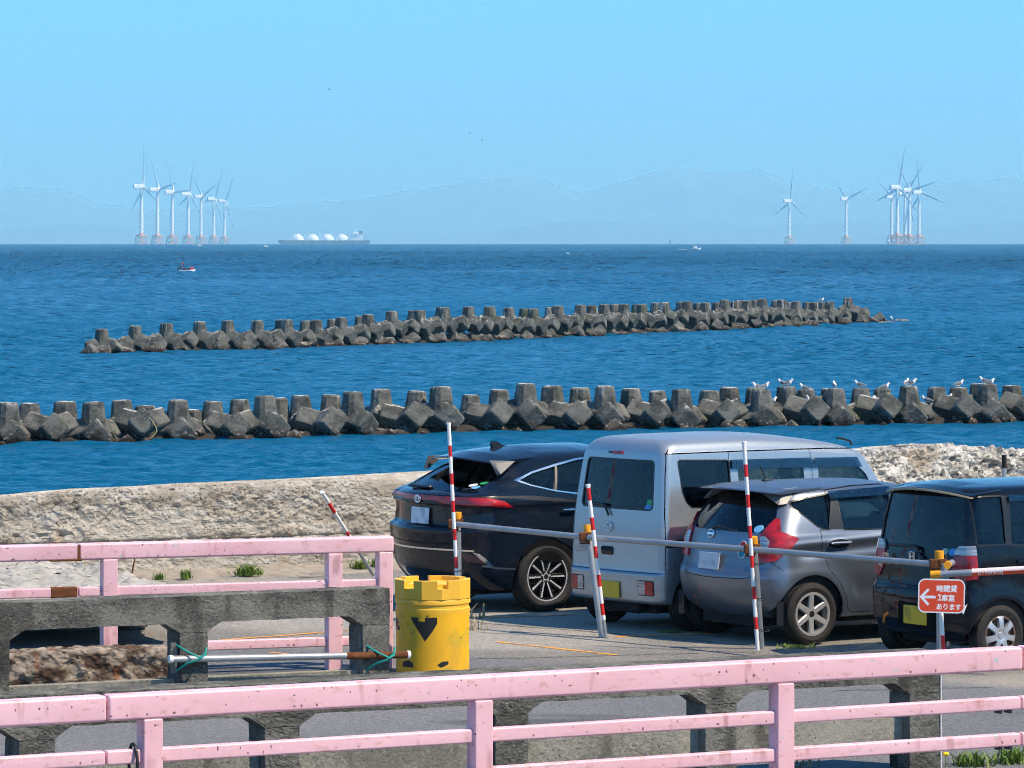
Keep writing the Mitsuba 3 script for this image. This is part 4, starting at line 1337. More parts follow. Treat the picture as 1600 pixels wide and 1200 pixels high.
put(k, cyl(q + [0, .02, 0], q + [.06, .25, 0], .0285), 'mat_galv', 60)
put(k + '__end_cap', cyl(q + [-.012, -.05, 0], q + [0, .03, 0], .034), 'mat_capyellow', 50)
k = thing('hose_clamp', 'bright metal clamp holding the barrier pipe above the red sign', 'clamp')
q = dp(1477, 893, 36.9)
put(k, cat(rbox(q[0] - .02, q[0] + .02, q[1] - .045, q[1] + .15, q[2] - .07, q[2] + .06, .01), cyl(q + [-.03, -.05, -.055], q + [.03, -.05, -.055], .008, n=8)), 'mat_galv', 40)

# ------------------------------------------------------------------ red sign
GLY = {"時": "5 80 38 81 40 75 59 76 60 86 62 88 71 88 74 84 74 76 95 75 94 63 74 62 75 56 99 55 99 44 87 42 87 38 98 37 98 26 87 25 87 -2 83 -9 76 -11 62 -11 60 -9 58 0 54 2 47 14 42 18 43 25 39 24 39 9 19 8 16 0 5 1/39 39 72 38 73 42 40 43/55 24 66 10 67 6 64 2 73 2 73 25/39 57 59 56 60 62 40 64/18 53 26 52 26 68 18 68/26 38 18 39 18 21 26 21", "間": "6 -10 6 82 47 83 48 43 46 42 52 41 53 42 51 45 51 81 53 83 93 83 95 80 95 0 93 -7 86 -11 78 -12 68 -11 64 -2 42 -2 40 -7 29 -7 28 39 30 41 21 42 20 -8 17 -12 8 -12/65 55 80 54 81 56 66 57/65 70 80 69 81 70 66 71/70 41 72 37 72 3 80 2 81 41/42 14 42 10 58 11 57 14/42 29 42 26 58 27 57 29/20 55 34 54 35 56 21 57/20 70 34 69 35 70 21 71", "貸": "0 64 3 68 22 78 31 88 40 86 43 83 37 76 38 74 47 75 45 86 48 88 57 87 62 76 64 77 62 78 61 81 66 87 73 87 87 82 90 78 94 78 96 76 97 70 95 65 97 64 98 60 95 51 92 48 86 46 86 6 82 4 97 -2 98 -6 86 -12 56 0 56 5 46 5 44 1 30 -6 12 -12 8 -11 2 -4 2 -2 4 0 18 4 15 7 15 50 20 52 20 60 18 61 11 56 7 56/73 64 80 60 84 60 86 62 85 65/34 62 34 52 65 53 54 63", "車": "2 5 2 14 4 16 43 17 42 19 13 20 14 64 7 65 5 67 5 76 7 78 42 78 44 87 55 87 57 85 58 78 93 78 95 76 95 67 93 65 86 64 88 61 87 19 58 19 57 17 97 16 98 4 58 3 56 -11 45 -12 43 -11 43 3 4 3/57 32 73 31 74 34 58 35/57 48 73 47 74 51 58 52/26 48 42 47 43 51 27 52/43 34 27 35 26 32 42 31", "室": "3 -8 4 4 43 5 42 12 12 13 12 23 14 25 42 25 43 29 36 30 20 27 16 29 14 39 21 42 28 49 16 50 14 55 4 56 4 77 6 79 41 79 41 86 53 88 58 79 94 79 96 77 96 56 87 55 85 50 75 49 89 35 89 32 81 26 88 24 88 13 57 11 58 4 96 4 98 1 98 -5 96 -9/17 64 81 63 82 65 18 66/73 32 57 31 57 25 79 26/41 43 45 42 59 43 60 44 58 46 58 50 49 50", "あ": "8 8 8 18 13 30 24 42 33 47 34 55 33 57 13 58 13 71 35 70 37 83 50 82 50 70 75 74 83 73 83 62 72 59 76 56 75 50 84 46 89 41 93 32 93 17 89 8 84 2 70 -6 56 -8 51 -1 44 -3 40 -3 37 0 28 -3 16 -2 10 3/50 10 51 4 53 4 66 7 77 15 80 27 76 36 72 38 69 38 62 23/47 56 46 52 49 52 61 53 62 57 51 58/46 27 48 26 52 31 56 38 56 41 46 39/25 25 22 11 28 11 34 14 33 31", "り": "18 30 20 66 22 81 24 83 37 81 36 68 48 76 62 77 70 73 78 63 82 49 81 25 73 9 59 -2 46 -7 35 -8 29 3 31 5 43 7 55 12 64 21 68 34 68 46 64 59 60 63 52 64 45 60 39 53 33 38 32 20 21 19 19 21", "ま": "15 7 16 16 23 24 30 27 47 29 45 35 16 37 17 50 33 48 46 49 45 57 17 59 17 72 45 70 46 81 48 83 58 83 60 82 60 70 83 73 87 71 87 62 85 59 65 58 60 56 61 49 82 52 87 51 86 38 60 35 60 25 74 20 90 8 83 -3 79 -2 72 5 62 10 59 0 54 -5 46 -8 34 -8 22 -4 17 1/30 8 35 5 44 5 47 8 47 15 31 14 29 11", "す": "7 56 8 69 50 70 51 82 53 83 64 83 66 81 66 70 94 70 96 68 95 57 65 57 65 45 68 38 67 17 61 6 55 0 37 -9 34 -9 26 -1 26 2 45 10 46 12 35 16 29 23 27 31 28 40 32 47 37 51 41 53 51 54 52 56 50 57 14 55/42 30 45 26 51 26 54 32 54 38 50 41 45 41 41 36"}
k = thing('parking_sign', 'red parking sign with a white arrow and white Japanese lettering', 'sign')
SD = 36.72
SA, SB = dp(1434, 904, SD), dp(1507, 957, SD)
sw, sh = SB[0] - SA[0], SA[2] - SB[2]
SM = T().translate([SA[0], SD, SB[2]]).rotate([0, 0, 1], -4).rotate([0, 1, 0], 1.0)
full = sbox(0, 0, sw, sh).buffer(-.06).buffer(.06, quad_segs=8)
scene['mat_signred'] = prin((.72, .068, .020), .4)
scene['mat_signwhite'] = prin((.80, .80, .80), .4)
put(k, prism_side(full, 0, .008), 'mat_signwhite', to_world=SM)
put(k + '__red_face', prism_side(full.buffer(-.011), -.0015, .001), 'mat_signred', to_world=SM)
U = sw / 580.0                                    # close-up pixels to metres
pt = lambda x, y: ((x - 272) * U, sh - (y - 420) * U)
arrow = unary_union([LineString([pt(322, 645), pt(488, 645)]).buffer(16 * U, cap_style=2), LineString([pt(402, 548), pt(312, 645), pt(402, 742)]).buffer(16 * U, cap_style=2, join_style=2, mitre_limit=5)])
put(k + '__arrow', prism_side(arrow, -.0028, -.001), 'mat_signwhite', to_world=SM)


def glyph(ch, x, y, s):
    polys = []
    for part in GLY[ch].split('|'):
        rings = [np.array(list(map(float, r.split()))).reshape(-1, 2) for r in part.split('/')]
        polys.append(Polygon(rings[0], rings[1:]).buffer(0))
    g = unary_union(polys)
    from shapely import affinity
    return affinity.translate(affinity.scale(g, s, s, origin=(0, 0)), x, y)


txt = []
for line, y0, x0, hgt in (('時間貸', 570, 495, 88), ('車室', 686, 558, 86), ('あります', 792, 495, 80)):
    for i, ch in enumerate(line):
        X, Y = pt(x0 + i * hgt * .98, y0)
        txt.append(glyph(ch, X, Y, hgt * U / 100.0 * 1.0))
t1 = meshkit.text_mesh('1', 76 * U, .0018, True)
t1.vertices = np.c_[t1.vertices[:, 0] + pt(502, 0)[0], -.0028 + 0 * t1.vertices[:, 0] + (.0018 - t1.vertices[:, 2]), t1.vertices[:, 1] + pt(0, 684)[1]]
put(k + '__lettering', cat(*[prism_side(g, -.0028, -.001) for g in txt], t1), 'mat_signwhite', to_world=SM)
put(k + '__torn_corner', m3.Manifold.hull_points(np.array([[sw - .03, y, z] if i == 0 else [sw + .022, y, .085] if i == 1 else [sw - .012, y, -.012] for y in (.009, .012) for i, z in ((0, .03), (1, 0), (2, 0))], np.float32)).translate([0, 0, .0]), 'mat_gull_white', to_world=SM)

# ------------------------------------------------------------------ cars
PHI = 34.0
_h = np.array([math.cos(math.radians(PHI)), math.sin(math.radians(PHI))])
_l = np.array([-_h[1], _h[0]])


def paint(col, metallic, rough_, cc=1.0, spec=.5):
    return {'type': 'twosided', 'bsdf': {'type': 'principled', 'base_color': mikit.proc(lambda p, n, uv: MX(col, [c * .75 + .03 for c in col], SS(.5, .8, FB(p.x * 5, p.y * 5, p.z * 9, 3)) * .35)), 'metallic': metallic, 'roughness': rough_, 'specular': spec, 'clearcoat': cc, 'clearcoat_gloss': .97}}


scene['mat_paint_black'] = paint((.006, .011, .022), .1, .07, spec=.38, cc=0.)
scene['mat_paint_navy'] = paint((.004, .007, .015), .1, .07, spec=.38, cc=0.)
scene['mat_paint_silver'] = paint((.385, .425, .455), .68, .35)
scene['mat_paint_grey'] = paint((.19, .222, .272), .82, .35, spec=.5)
scene['mat_glass'] = {'type': 'thindielectric', 'int_ior': 1.5, 'specular_transmittance': rgb(.52, .60, .60), 'specular_reflectance': rgb(.42, .46, .5)}
scene['mat_privacy'] = {'type': 'thindielectric', 'int_ior': 1.5, 'specular_transmittance': rgb(.17, .21, .25), 'specular_reflectance': rgb(.42, .46, .5)}
scene['mat_visor'] = {'type': 'thindielectric', 'int_ior': 1.6, 'specular_transmittance': rgb(.25, .36, .45), 'specular_reflectance': rgb(.6, .7, .8)}
scene['mat_trim'] = prin((.014, .014, .016), .35)
scene['mat_gap'] = prin((.006, .006, .007), .8, spec=.1)
scene['mat_chrome'] = prin((.78, .80, .82), .12, 1.0)
scene['mat_chrome_dull'] = prin((.40, .42, .45), .3, .9)
scene['mat_lamp_red'] = {'type': 'twosided', 'bsdf': {'type': 'principled', 'base_color': mikit.proc(lambda p, n, uv: MX((.46, .004, .010), (.24, .002, .005), SS(.35, .7, FB(p.x * 9, p.y * 9, p.z * 16, 2)))), 'roughness': .12, 'specular': .6, 'clearcoat': 1.0}}
scene['mat_lamp_clear'] = {'type': 'twosided', 'bsdf': {'type': 'principled', 'base_color': mikit.proc(lambda p, n, uv: MX((.50, .49, .49), (.28, .27, .28), SS(.35, .7, N(p.x * 4, p.y * 4, p.z * 70)))), 'roughness': .15, 'metallic': .3, 'clearcoat': 1.0}}
scene['mat_lamp_smoke'] = prin((.10, .045, .045), .15)
scene['mat_tyre'] = bump(prin(mikit.proc(lambda p, n, uv: MX((.012, .012, .013), (.030, .028, .026), FB(p.x * 6, p.y * 6, p.z * 6, 3))), .75, spec=.3), lambda p, n, uv: N(p.x * 60, p.y * 60, p.z * 60), .004)
scene['mat_alloy'] = prin((.50, .50, .49), .42, .6)
scene['mat_alloy_face'] = prin((.74, .76, .80), .30, .55)
scene['mat_alloy_black'] = prin((.014, .014, .016), .3, .3)
scene['mat_hubcap'] = prin((.40, .43, .47), .38, .5)
scene['mat_plate_white'] = prin(mikit.proc(lambda p, n, uv: MX((.60, .63, .67), (.34, .40, .46), SS(.50, .8, FB(p.x * 13, p.y * 13, p.z * 13, 2)))), .5)
scene['mat_plate_yellow'] = prin(mikit.proc(lambda p, n, uv: MX((.62, .42, .018), (.28, .21, .02), SS(.52, .85, FB(p.x * 13 + 5, p.y * 13, p.z * 9, 2)))), .5)
scene['mat_seat'] = prin((.035, .036, .04), .9, spec=.2)
scene['mat_interior'] = prin((.03, .031, .033), .85, spec=.2)
for nm, c in (('blue', (.03, .26, .62)), ('green', (.03, .30, .10)), ('skyblue', (.16, .45, .70)), ('pink', (.75, .45, .45)), ('amber', (.72, .40, .03)), ('lime', (.36, .55, .06)), ('petrol', (.0, .24, .32)), ('orange', (.75, .22, .02)), ('palegreen', (.30, .42, .34))):
    scene['mat_st_' + nm] = prin(c, .5)


class Body:
    """body built of stacked plan outlines; rows: z, rear x, front x, half width, rear bow, rear corner x-radius, y-radius"""

    def __init__(s, rows, zb, droop, crown, front_bow=.25, side_bow=.02, flares=(), flank=None, fx=.35):
        s.fx = fx
        R = np.array(rows, float)
        u = np.arange(len(R))
        uu = np.linspace(0, len(R) - 1, (len(R) - 1) * 5 + 1)
        s.R = PchipInterpolator(u, R, axis=0)(uu)
        s.zb, s.droop, s.crown, s.fb, s.sb, s.flares, s.flank = zb, droop, crown, front_bow, side_bow, flares, flank
        s.z0, s.z1 = R[0, 0], R[-1, 0]
        s.cache = {}

    def outline(s, row, d):
        z, xr, xf, w, bow, rx, ry = row
        xr, xf, w = xr + d, xf - d, w - d
        rx, ry = min(rx, .45 * (xf - xr)), min(ry, w * .8)
        pts = []
        for y in np.linspace(0, w - ry, 12)[:-1]:
            pts.append((xr + bow * (y / w) ** 2, y))
        xc = xr + bow * ((w - ry) / w) ** 2
        for a in np.linspace(0, np.pi / 2, 10)[:-1]:
            pts.append((xc + rx * (1 - math.cos(a)), w - ry + ry * math.sin(a)))
        xs0 = xc + rx
        fx, fy, fb = s.fx, .22, s.fb
        xe = xf - fb * ((w - min(fy, w * .8)) / w) ** 2 - fx
        xe = max(xe, xs0 + .05)
        for t in np.linspace(0, 1, 64)[:-1]:
            pts.append((xs0 + (xe - xs0) * t, w))
        fyy = min(fy, w * .8)
        xt = xf - fb * ((w - fyy) / w) ** 2
        for a in np.linspace(np.pi / 2, 0, 8)[:-1]:
            pts.append((xe + (xt - xe) * math.cos(a) if xt > xe else xe, w - fyy + fyy * math.sin(a)))
        for y in np.linspace(w - fyy, 0, 10):
            pts.append((max(xf - fb * (y / w) ** 2, xe), y))
        P = np.array(pts)
        xm = (xs0 + xe) / 2
        k = np.clip(np.abs(P[:, 0] - xm) / max(xe - xm, .1), 0, 1)
        P[:, 1] -= s.sb * k ** 2 * (P[:, 1] / w)
        return P

    def solid(s, d=0.0):
        d = round(d, 5)
        if d in s.cache:
            return s.cache[d]
        rings = []
        for row in s.R:
            P = s.outline(row, d)
            rings.append(np.c_[P, np.full(len(P), row[0])])
        last = rings[-1]
        cx = (last[:, 0].min() + last[:, 0].max()) / 2
        for q in (.93, .82, .66, .46, .24, .06):
            rr = last.copy()
            rr[:, 0] = cx + (rr[:, 0] - cx) * (1 - (1 - q) * .55) if q > .06 else cx + (rr[:, 0] - cx) * .4
            rr[:, 1] *= q
            rr[:, 2] += s.crown * (1 - q * q)
            rings.append(rr)
        A = np.array(rings)
        # flares and flank creases
        x, y, z = A[..., 0], A[..., 1], A[..., 2]
        for (xa, za, r, amp) in s.flares:
            rad = np.hypot(x - xa, z - za)
            y = y + amp * np.exp(-((np.maximum(rad, r) - r) / .11) ** 2) * np.clip((.95 * za + .75 - z) / .15, 0, 1) * (y > .45) * np.clip((y - .45) / .2, 0, 1)
        if s.flank is not None:
            y = y + s.flank(x, z) * np.clip((y - .5) / .15, 0, 1)
        z = z + s.droop(x) * np.clip((z - s.zb) / (s.z1 - s.zb), 0, 1.1)
        zt = s.z1 + s.crown
        z = s.z0 + d + (z - s.z0) * ((zt - d) - (s.z0 + d)) / (zt - s.z0)
        A = np.stack([x, y, z], -1)
        full = np.concatenate([A, (A * [1, -1, 1])[:, ::-1][:, 1:-1]], 1)
        n, m = full.shape[:2]
        v = full.reshape(-1, 3)
        f = []
        i, j = np.meshgrid(np.arange(n - 1), np.arange(m), indexing='ij')
        q = (i * m + j).ravel()
        q2 = (i * m + (j + 1) % m).ravel()
        f = np.vstack([np.c_[q, q2, q2 + m], np.c_[q, q2 + m, q + m]])
        c0, c1 = len(v), len(v) + 1
        v = np.vstack([v, [[full[0, :, 0].mean(), 0, full[0, 0, 2]]], [[cx, 0, full[-1, :, 2].max() + .0005]]])
        jj = np.arange(m)
        e = (n - 1) * m
        f = np.vstack([f, np.c_[np.full(m, c0), (jj + 1) % m, jj], np.c_[np.full(m, c1), e + jj, e + (jj + 1) % m]])
        M = man((v, f))
        if M.volume() < 0:
            M = man((v, f[:, ::-1]))
        s.cache[d] = M
        return M

    def layer(s, out, inn):
        """shell between the surface pushed out by out and in by inn"""
        return s.solid(-out) - s.solid(inn)


def side_pair(p, both=True, y0=-1.4, y1=-.12):
    a = prism_side(p, y0, y1)
    return a + a.mirror([0, 1, 0]) if both else a


def tyre_mesh(r, rr, w):
    h = w / 2
    prof = [(rr - .012, -h * .82), (rr + .004, -h * .92), (rr + (r - rr) * .45, -h * 1.05), (r - .022, -h * .93), (r - .005, -h * .76), (r, -h * .6)]
    for g in (-.36, 0, .36):
        prof += [(r, h * g - .006), (r - .008, h * g - .004), (r - .008, h * g + .004), (r, h * g + .006)]
    prof += [(r, h * .6), (r - .005, h * .76), (r - .022, h * .93), (rr + (r - rr) * .45, h * 1.05), (rr + .004, h * .92), (rr - .012, h * .82), (rr - .012, -h * .82)]
    t = lathe(prof, 72)
    m = man((t.vertices, t.faces))
    if m.volume() < 0:
        m = man((t.vertices, t.faces[:, ::-1]))
    # tread blocks: cross grooves over the shoulders
    s = []
    nb = 60
    for k in range(nb):
        for sg in (-1, 1):
            s.append(boxm(r - .007, r + .02, -.0035, .0035, -.028, .028).rotate([0, 0, 0]).translate([0, 0, sg * h * .72]).rotate([0, 0, k * 360 / nb + (3 if sg > 0 else 0)]))
    m = m - m3.Manifold.batch_boolean(s, m3.OpType.Add)
    return m.rotate([90, 0, 0])              # axis along y, +z of the lathe -> -y (outer face at -y)


def spoke(a, r0, r1, w0, w1, d0, d1, th=.018):
    """radial bar in the wheel plane, outer face at -y"""
    pts = []
    for r, w, d in ((r0, w0, d0), (r1, w1, d1)):
        for sx in (-1, 1):
            pts += [(sx * w / 2 * .75, -d, r), (sx * w / 2, -d + .006, r), (sx * w / 2, -d + th, r)]
    return m3.Manifold.hull_points(np.array(pts, np.float32)).rotate([0, a, 0])


def ringm(r0, r1, y0, y1, n=64):
    a = m3.Manifold.cylinder(y1 - y0, r1, r1, n) - m3.Manifold.cylinder(y1 - y0 + .02, r0, r0, n).translate([0, 0, -.01])
    return a.rotate([90, 0, 0]).translate([0, y1, 0])


def diskm(r, y0, y1, n=40):
    return m3.Manifold.cylinder(y1 - y0, r, r, n).rotate([90, 0, 0]).translate([0, y1, 0])


def wheel_parts(style, r, rr, w):
    """list of (name, mesh, material, smooth); wheel centre at origin, outer side -y"""
    h = w / 2
    out = [('tyre', tyre_mesh(r, rr, w), 'mat_tyre', 30)]
    lip = ringm(rr - .022, rr - .002, -h * .88, h * .8)
    back = diskm(rr - .02, h * .1, h * .2)
    brake = diskm(rr * .62, -h * .05, h * .08) + boxm(-rr * .72, -rr * .35, -h * .35, h * .1, -.07, .07)
    U = lambda ms: m3.Manifold.batch_boolean(ms, m3.OpType.Add)
    if style == 'five_double':
        dark, face = [ringm(rr - .03, rr - .002, -h * .84, h * .8)], []
        face.append(ringm(rr - .012, rr + .003, -h * .90, -h * .80))
        for k in range(5):
            for o in (-15.5, 15.5):
                a = k * 72 + o
                dark.append(spoke(a, .035, rr - .012, .055, .040, h * .60, h * .80, .03))
                face.append(spoke(a + (o > 0) * 3 - (o < 0) * 3, .06, rr - .010, .016, .026, h * .625, h * .825, .008))
            for o in ():
                pass
        dark.append(diskm(.062, -h * .66, -h * .2))
        face.append(ringm(.028, .038, -h * .70, -h * .6, 24))
        for k in range(5):
            face.append(diskm(.010, -h * .70, -h * .6, 10).translate([.05 * math.cos(k * 1.2566 + .3), 0, .05 * math.sin(k * 1.2566 + .3)]))
        out += [('rim', U(dark), 'mat_alloy_black', 30), ('rim__machined_face', U(face), 'mat_alloy_face', 30)]
    elif style == 'six':
        ms = [lip, ringm(rr - .016, rr + .004, -h * .92, -h * .78)]
        for k in range(6):
            ms.append(spoke(k * 60, .03, rr - .012, .062, .052, h * .70, h * .84, .03))
        ms += [diskm(.062, -h * .72, -h * .3)]
        hub = diskm(.034, -h * .80, -h * .6) - diskm(.022, -h * .95, -h * .76)
        out += [('rim', U(ms), 'mat_alloy', 30), ('rim__centre_cap', diskm(.029, -h * .79, -h * .7), 'mat_trim', 30)]
        nuts = [diskm(.010, -h * .76, -h * .6, 6).translate([.055 * math.cos(a), 0, .055 * math.sin(a)]) for a in np.radians([25, 115, 205, 295])]
        out += [('rim__nut', q, 'mat_alloy', False) for q in nuts]
    elif style == 'hubcap':
        prof = [(.001, -.018), (.03, -.018), (.034, -.010), (.06, -.022), (rr * .62, -.020), (rr * .86, -.008), (rr - .004, .012), (rr - .004, .022), (.001, .010), (.001, -.018)]
        t = lathe(prof, 64)
        m = man((t.vertices, t.faces))
        if m.volume() < 0:
            m = man((t.vertices, t.faces[:, ::-1]))
        m = m.rotate([90, 0, 0])
        t2 = m.to_mesh()
        if t2.vert_properties[:, 1].min() < -.02:
            m = m.mirror([0, 1, 0])
        cuts = []
        for k in range(7):
            a = k * 360 / 7 + 25.7
            tri = Polygon([(-.008, rr * .42), (.008, rr * .42), (.040, rr * .80), (.030, rr * .88), (-.030, rr * .88), (-.040, rr * .80)]).buffer(-.004).buffer(.008)
            cuts.append(prism_side(tri, -.2, .2).rotate([0, a, 0]))
        cap = (m - U(cuts)).translate([0, -h * .78, 0])
        out += [('steel_rim', ringm(rr - .03, rr, -h * .8, h * .8) + diskm(rr - .02, -h * .35, -h * .3), 'mat_rust_rim', 30), ('hubcap', cap, 'mat_hubcap', 30)]
    else:
        ms = [lip]
        for k in range(5):
            ms.append(spoke(k * 72 + 20, .03, rr - .012, .06, .07, h * .62, h * .78, .03))
        ms.append(diskm(.06, -h * .68, -h * .3))
        out += [('rim', U(ms), 'mat_alloy', 30)]
    out.append(('brake', brake + back, 'mat_dark', 30))
    return out


scene['mat_fin'] = prin((.16, .155, .15), .4)
scene['mat_rust_rim'] = prin((.10, .06, .04), .7)


class Car:
    def __init__(s, label, P, body, name='parked_car', cat_='car', group='cars parked with their tails to the fence', phi=PHI):
        s.phi = phi
        s.key = thing(name, label, cat_, group)
        s.P, s.B = P, body
        s.W = T().translate([P[0], P[1], 0]).rotate([0, 0, 1], phi)
        s.open, s.panes = [], []

    def put(s, part, mesh, mat, smooth=30, W=None):
        return put(s.key + '__' + part, mesh, mat, smooth, to_world=W or s.W)

    def window(s, prism, mat, part, frame=None):
        s.open.append(prism)
        s.panes.append((prism, mat, part))

    def split(s, part, m, mat, smooth=30):
        """right and left piece of a pair become two parts"""
        bb = m.bounding_box()
        a, b = m ^ boxm(-2, 8, -3, 0, -1, 4), m ^ boxm(-2, 8, 0, 3, -1, 4)
        if bb[1] < -.05 and bb[4] > .05 and abs(a.volume() + b.volume() - m.volume()) < 1e-9 and not any(c.bounding_box()[1] < -.02 and c.bounding_box()[4] > .02 for c in m.decompose()):
            s.put(part, b, mat, smooth)
            return s.put(part, a, mat, smooth)
        return s.put(part, m, mat, smooth)

    def decal(s, part, prism, mat, out=.003, inn=.004, smooth=30):
        return s.split(part, s.B.layer(out, inn) ^ prism, mat, smooth)

    def build(s, paint_, arches, arch_w=.36, floor=.36, extra=None):
        B = s.B
        U = lambda ms: m3.Manifold.batch_boolean(ms, m3.OpType.Add)
        cuts = []
        for (xa, za, r) in arches:
            c = m3.Manifold.cylinder(arch_w, r, r, 64).rotate([90, 0, 0])
            for sg in (-1, 1):
                cuts.append(c.translate([xa, sg * 0.70 + arch_w / 2 + (.05 if sg > 0 else -.05), za]))
        A = U(cuts)
        big = boxm(-1, 7, -2, 2, floor, 3)
        O = U(s.open)
        shell = B.solid(0) - (B.solid(.045) ^ big) - O - A
        if extra is not None:
            shell = extra(shell)
        s.put('body', shell, paint_, 26)
        liner = ((B.solid(.048) - B.solid(.062)) ^ boxm(-1, 7, -2, 2, floor - .05, 3)) - O
        s.put('interior_lining', liner + (B.solid(.055) ^ boxm(-1, 7, -2, 2, floor, floor + .02)), 'mat_interior', False)
        for prism, mat, part in s.panes:
            s.split(part, B.layer(-.010, .014) ^ prism, mat, 30)
        # wheel wells
        wells = []
        for (xa, za, r) in arches:
            for sg in (-1, 1):
                o = m3.Manifold.cylinder(arch_w - .02, r + .012, r + .012, 48).rotate([90, 0, 0])
                i = m3.Manifold.cylinder(arch_w, r - .002, r - .002, 48).rotate([90, 0, 0])
                yy = sg * .70 + arch_w / 2 + (.05 if sg > 0 else -.05)
                o = o.translate([xa, yy - .01, za])
                i = i.translate([xa, yy + (-.03 if sg > 0 else .03), za])
                wells.append(((o - i) ^ B.solid(.012)) ^ boxm(-2, 8, -2, 2, .16, 3))
        for wl in wells:
            s.put('wheel_well', wl, 'mat_gap', False)
        x0, x1 = B.R[:, 1].min() + .25, B.R[:, 2].max() - .3
        s.put('underbody', boxm(x0, x1, -.42, .42, .17, B.z0 + .02) + boxm(x0 + .9, x1 - .9, -.62, .62, .19, B.z0 + .02), 'mat_dark', False)

    def wheels(s, style, r, rr, w, xs, yo):
        parts = wheel_parts(style, r, rr, w)
        ds = [(n, mikit.ply(m, mt, smooth=sm)) for n, m, mt, sm in parts]
        for x in xs:
            for sg in (-1, 1):
                W = s.W.translate([x, sg * (yo - w / 2), r])
                if sg > 0:
                    W = W.rotate([0, 0, 1], 180)
                k = num(s.key + '__wheel')
                sub = k
                first = True
                for n, d in ds:
                    nm = n.split('__')[-1]
                    put(k + '__' + nm, d, None, to_world=W)

    def seats(s, rows_, zf, top, w=.46):
        for x, ys in rows_:
            for y in ys:
                W = s.W.translate([x, y, 0])
                base = rbox(-.05, .48, -w / 2, w / 2, zf, zf + .16, .06) + rbox(-.14, .02, -w / 2, w / 2, zf + .05, top - .2, .055).rotate([0, -6, 0])
                k = s.put('seat', base, 'mat_seat', 40, W)
                put(k + '__headrest', rbox(-.20, -.09, -.13, .13, top - .19, top + .01, .05) + boxm(-.15, -.14, -.05, .05, top - .3, top - .15), 'mat_seat', 40, to_world=W)

    def plate(s, y0, y1, z0, z1, x, mat, tilt=0):
        zc = (z0 + z1) / 2
        m = rbox(-.004, .004, y0, y1, z0 - zc, z1 - zc, .0035, 6)
        W = s.W.translate([x, 0, zc]).rotate([0, 1, 0], tilt)
        s.put('number_plate', m, mat, False, W)

    def gap(s, line, side=True, w=.006, right_only=False, part='panel_gap'):
        p = LineString(line).buffer(w / 2, cap_style=2)
        pr = side_pair(p, not right_only, y1=-.46) if side else prism_rear(p, -.6, .9)
        s.decal(part, pr, 'mat_gap', .0012, .004, False)

    def sticker(s, y, z, a, b, mat, tilt=0, part='sticker'):
        e = Point(0, 0).buffer(1, quad_segs=10)
        from shapely import affinity
        e = affinity.translate(affinity.scale(e, a, b), y, z)
        return s.decal(part, prism_rear(e, -.3, 1.0), mat, .0005, .0035 + .007, False)


def bent_spoiler(prof, half, n=26, sweep=.12, fall=.05, taper=0.0):
    """profile polygon in (x, z) carried across the car, curving forward and down towards its ends"""
    p = np.array(Polygon(prof).buffer(-.004).buffer(.004, quad_segs=3).exterior.coords[:-1])
    ys = np.linspace(-half, half, n)
    rings = []
    cz = p[:, 1].mean()
    for y in ys:
        t = (y / half)
        k = 1 - taper * abs(t) ** 4
        rings.append(np.c_[p[:, 0] + sweep * t * t, np.full(len(p), y), cz + (p[:, 1] - cz) * k - fall * t * t])
    A = np.array(rings)
    nA, m = A.shape[:2]
    v = A.reshape(-1, 3)
    i, j = np.meshgrid(np.arange(nA - 1), np.arange(m), indexing='ij')
    q = (i * m + j).ravel()
    q2 = (i * m + (j + 1) % m).ravel()
    f = np.vstack([np.c_[q, q2, q2 + m], np.c_[q, q2 + m, q + m]])
    for r0 in (0, nA - 1):
        tri = trimesh.creation.triangulate_polygon(Polygon(p), engine='earcut')
        # end caps by index of the same ring
        from scipy.spatial import cKDTree
        _, ix = cKDTree(p).query(tri[0])
        ff = ix[tri[1]] + r0 * m
        f = np.vstack([f, ff if r0 == 0 else ff[:, ::-1]])
    t = trimesh.Trimesh(v, f, process=False)
    trimesh.repair.fix_normals(t)
    return t


def torus(R, r, n=28, m=10, flat=1.0):
    a = np.linspace(0, 2 * np.pi, n + 1)
    return tube(np.stack([0 * a, R * np.cos(a), R * flat * np.sin(a)], -1), r, m)


def emblem(car, y, z, x, kind, tilt=0):
    W = car.W.translate([x, y, z]).rotate([0, 1, 0], tilt)
    if kind == 'ovals':
        m = cat(torus(.052, .007, flat=.72), torus(.026, .006, flat=1.15).apply_translation([0, 0, -.002]), torus(.036, .005, flat=.42).apply_translation([0, 0, .016]))
    elif kind == 'wing':
        a = np.radians(np.linspace(200, -20, 16))
        m = cat(torus(.050, .006, flat=.80), tube(np.stack([0 * a, .046 * np.cos(a) * (1 - .35 * np.sin(a)), -.012 + .0 * a + .018 * np.abs(np.cos(a)) ** 1.5], -1), .006, 8))
    elif kind == 'ring_bar':
        m = cat(torus(.046, .007, flat=.86), rbox(-.006, .006, -.056, .056, -.012, .012, .004))
    else:
        m = cat(tube(np.array([[0, -.042, .036], [0, -.036, -.03], [0, -.02, -.038], [0, .02, -.038], [0, .036, -.03], [0, .042, .036], [0, .03, .042], [0, -.03, .042], [0, -.042, .036]]), .005, 8),
                rbox(-.004, .004, -.027, -.013, -.03, .034, .003), rbox(-.004, .004, .013, .027, -.03, .034, .003), rbox(-.004, .004, -.02, .02, -.006, .006, .003))
    car.put('emblem', m, 'mat_chrome', 50, W)


def wiper(car, pts, r=.010):
    car.put('wiper', tube(np.array(pts), r, 8), 'mat_trim', True)


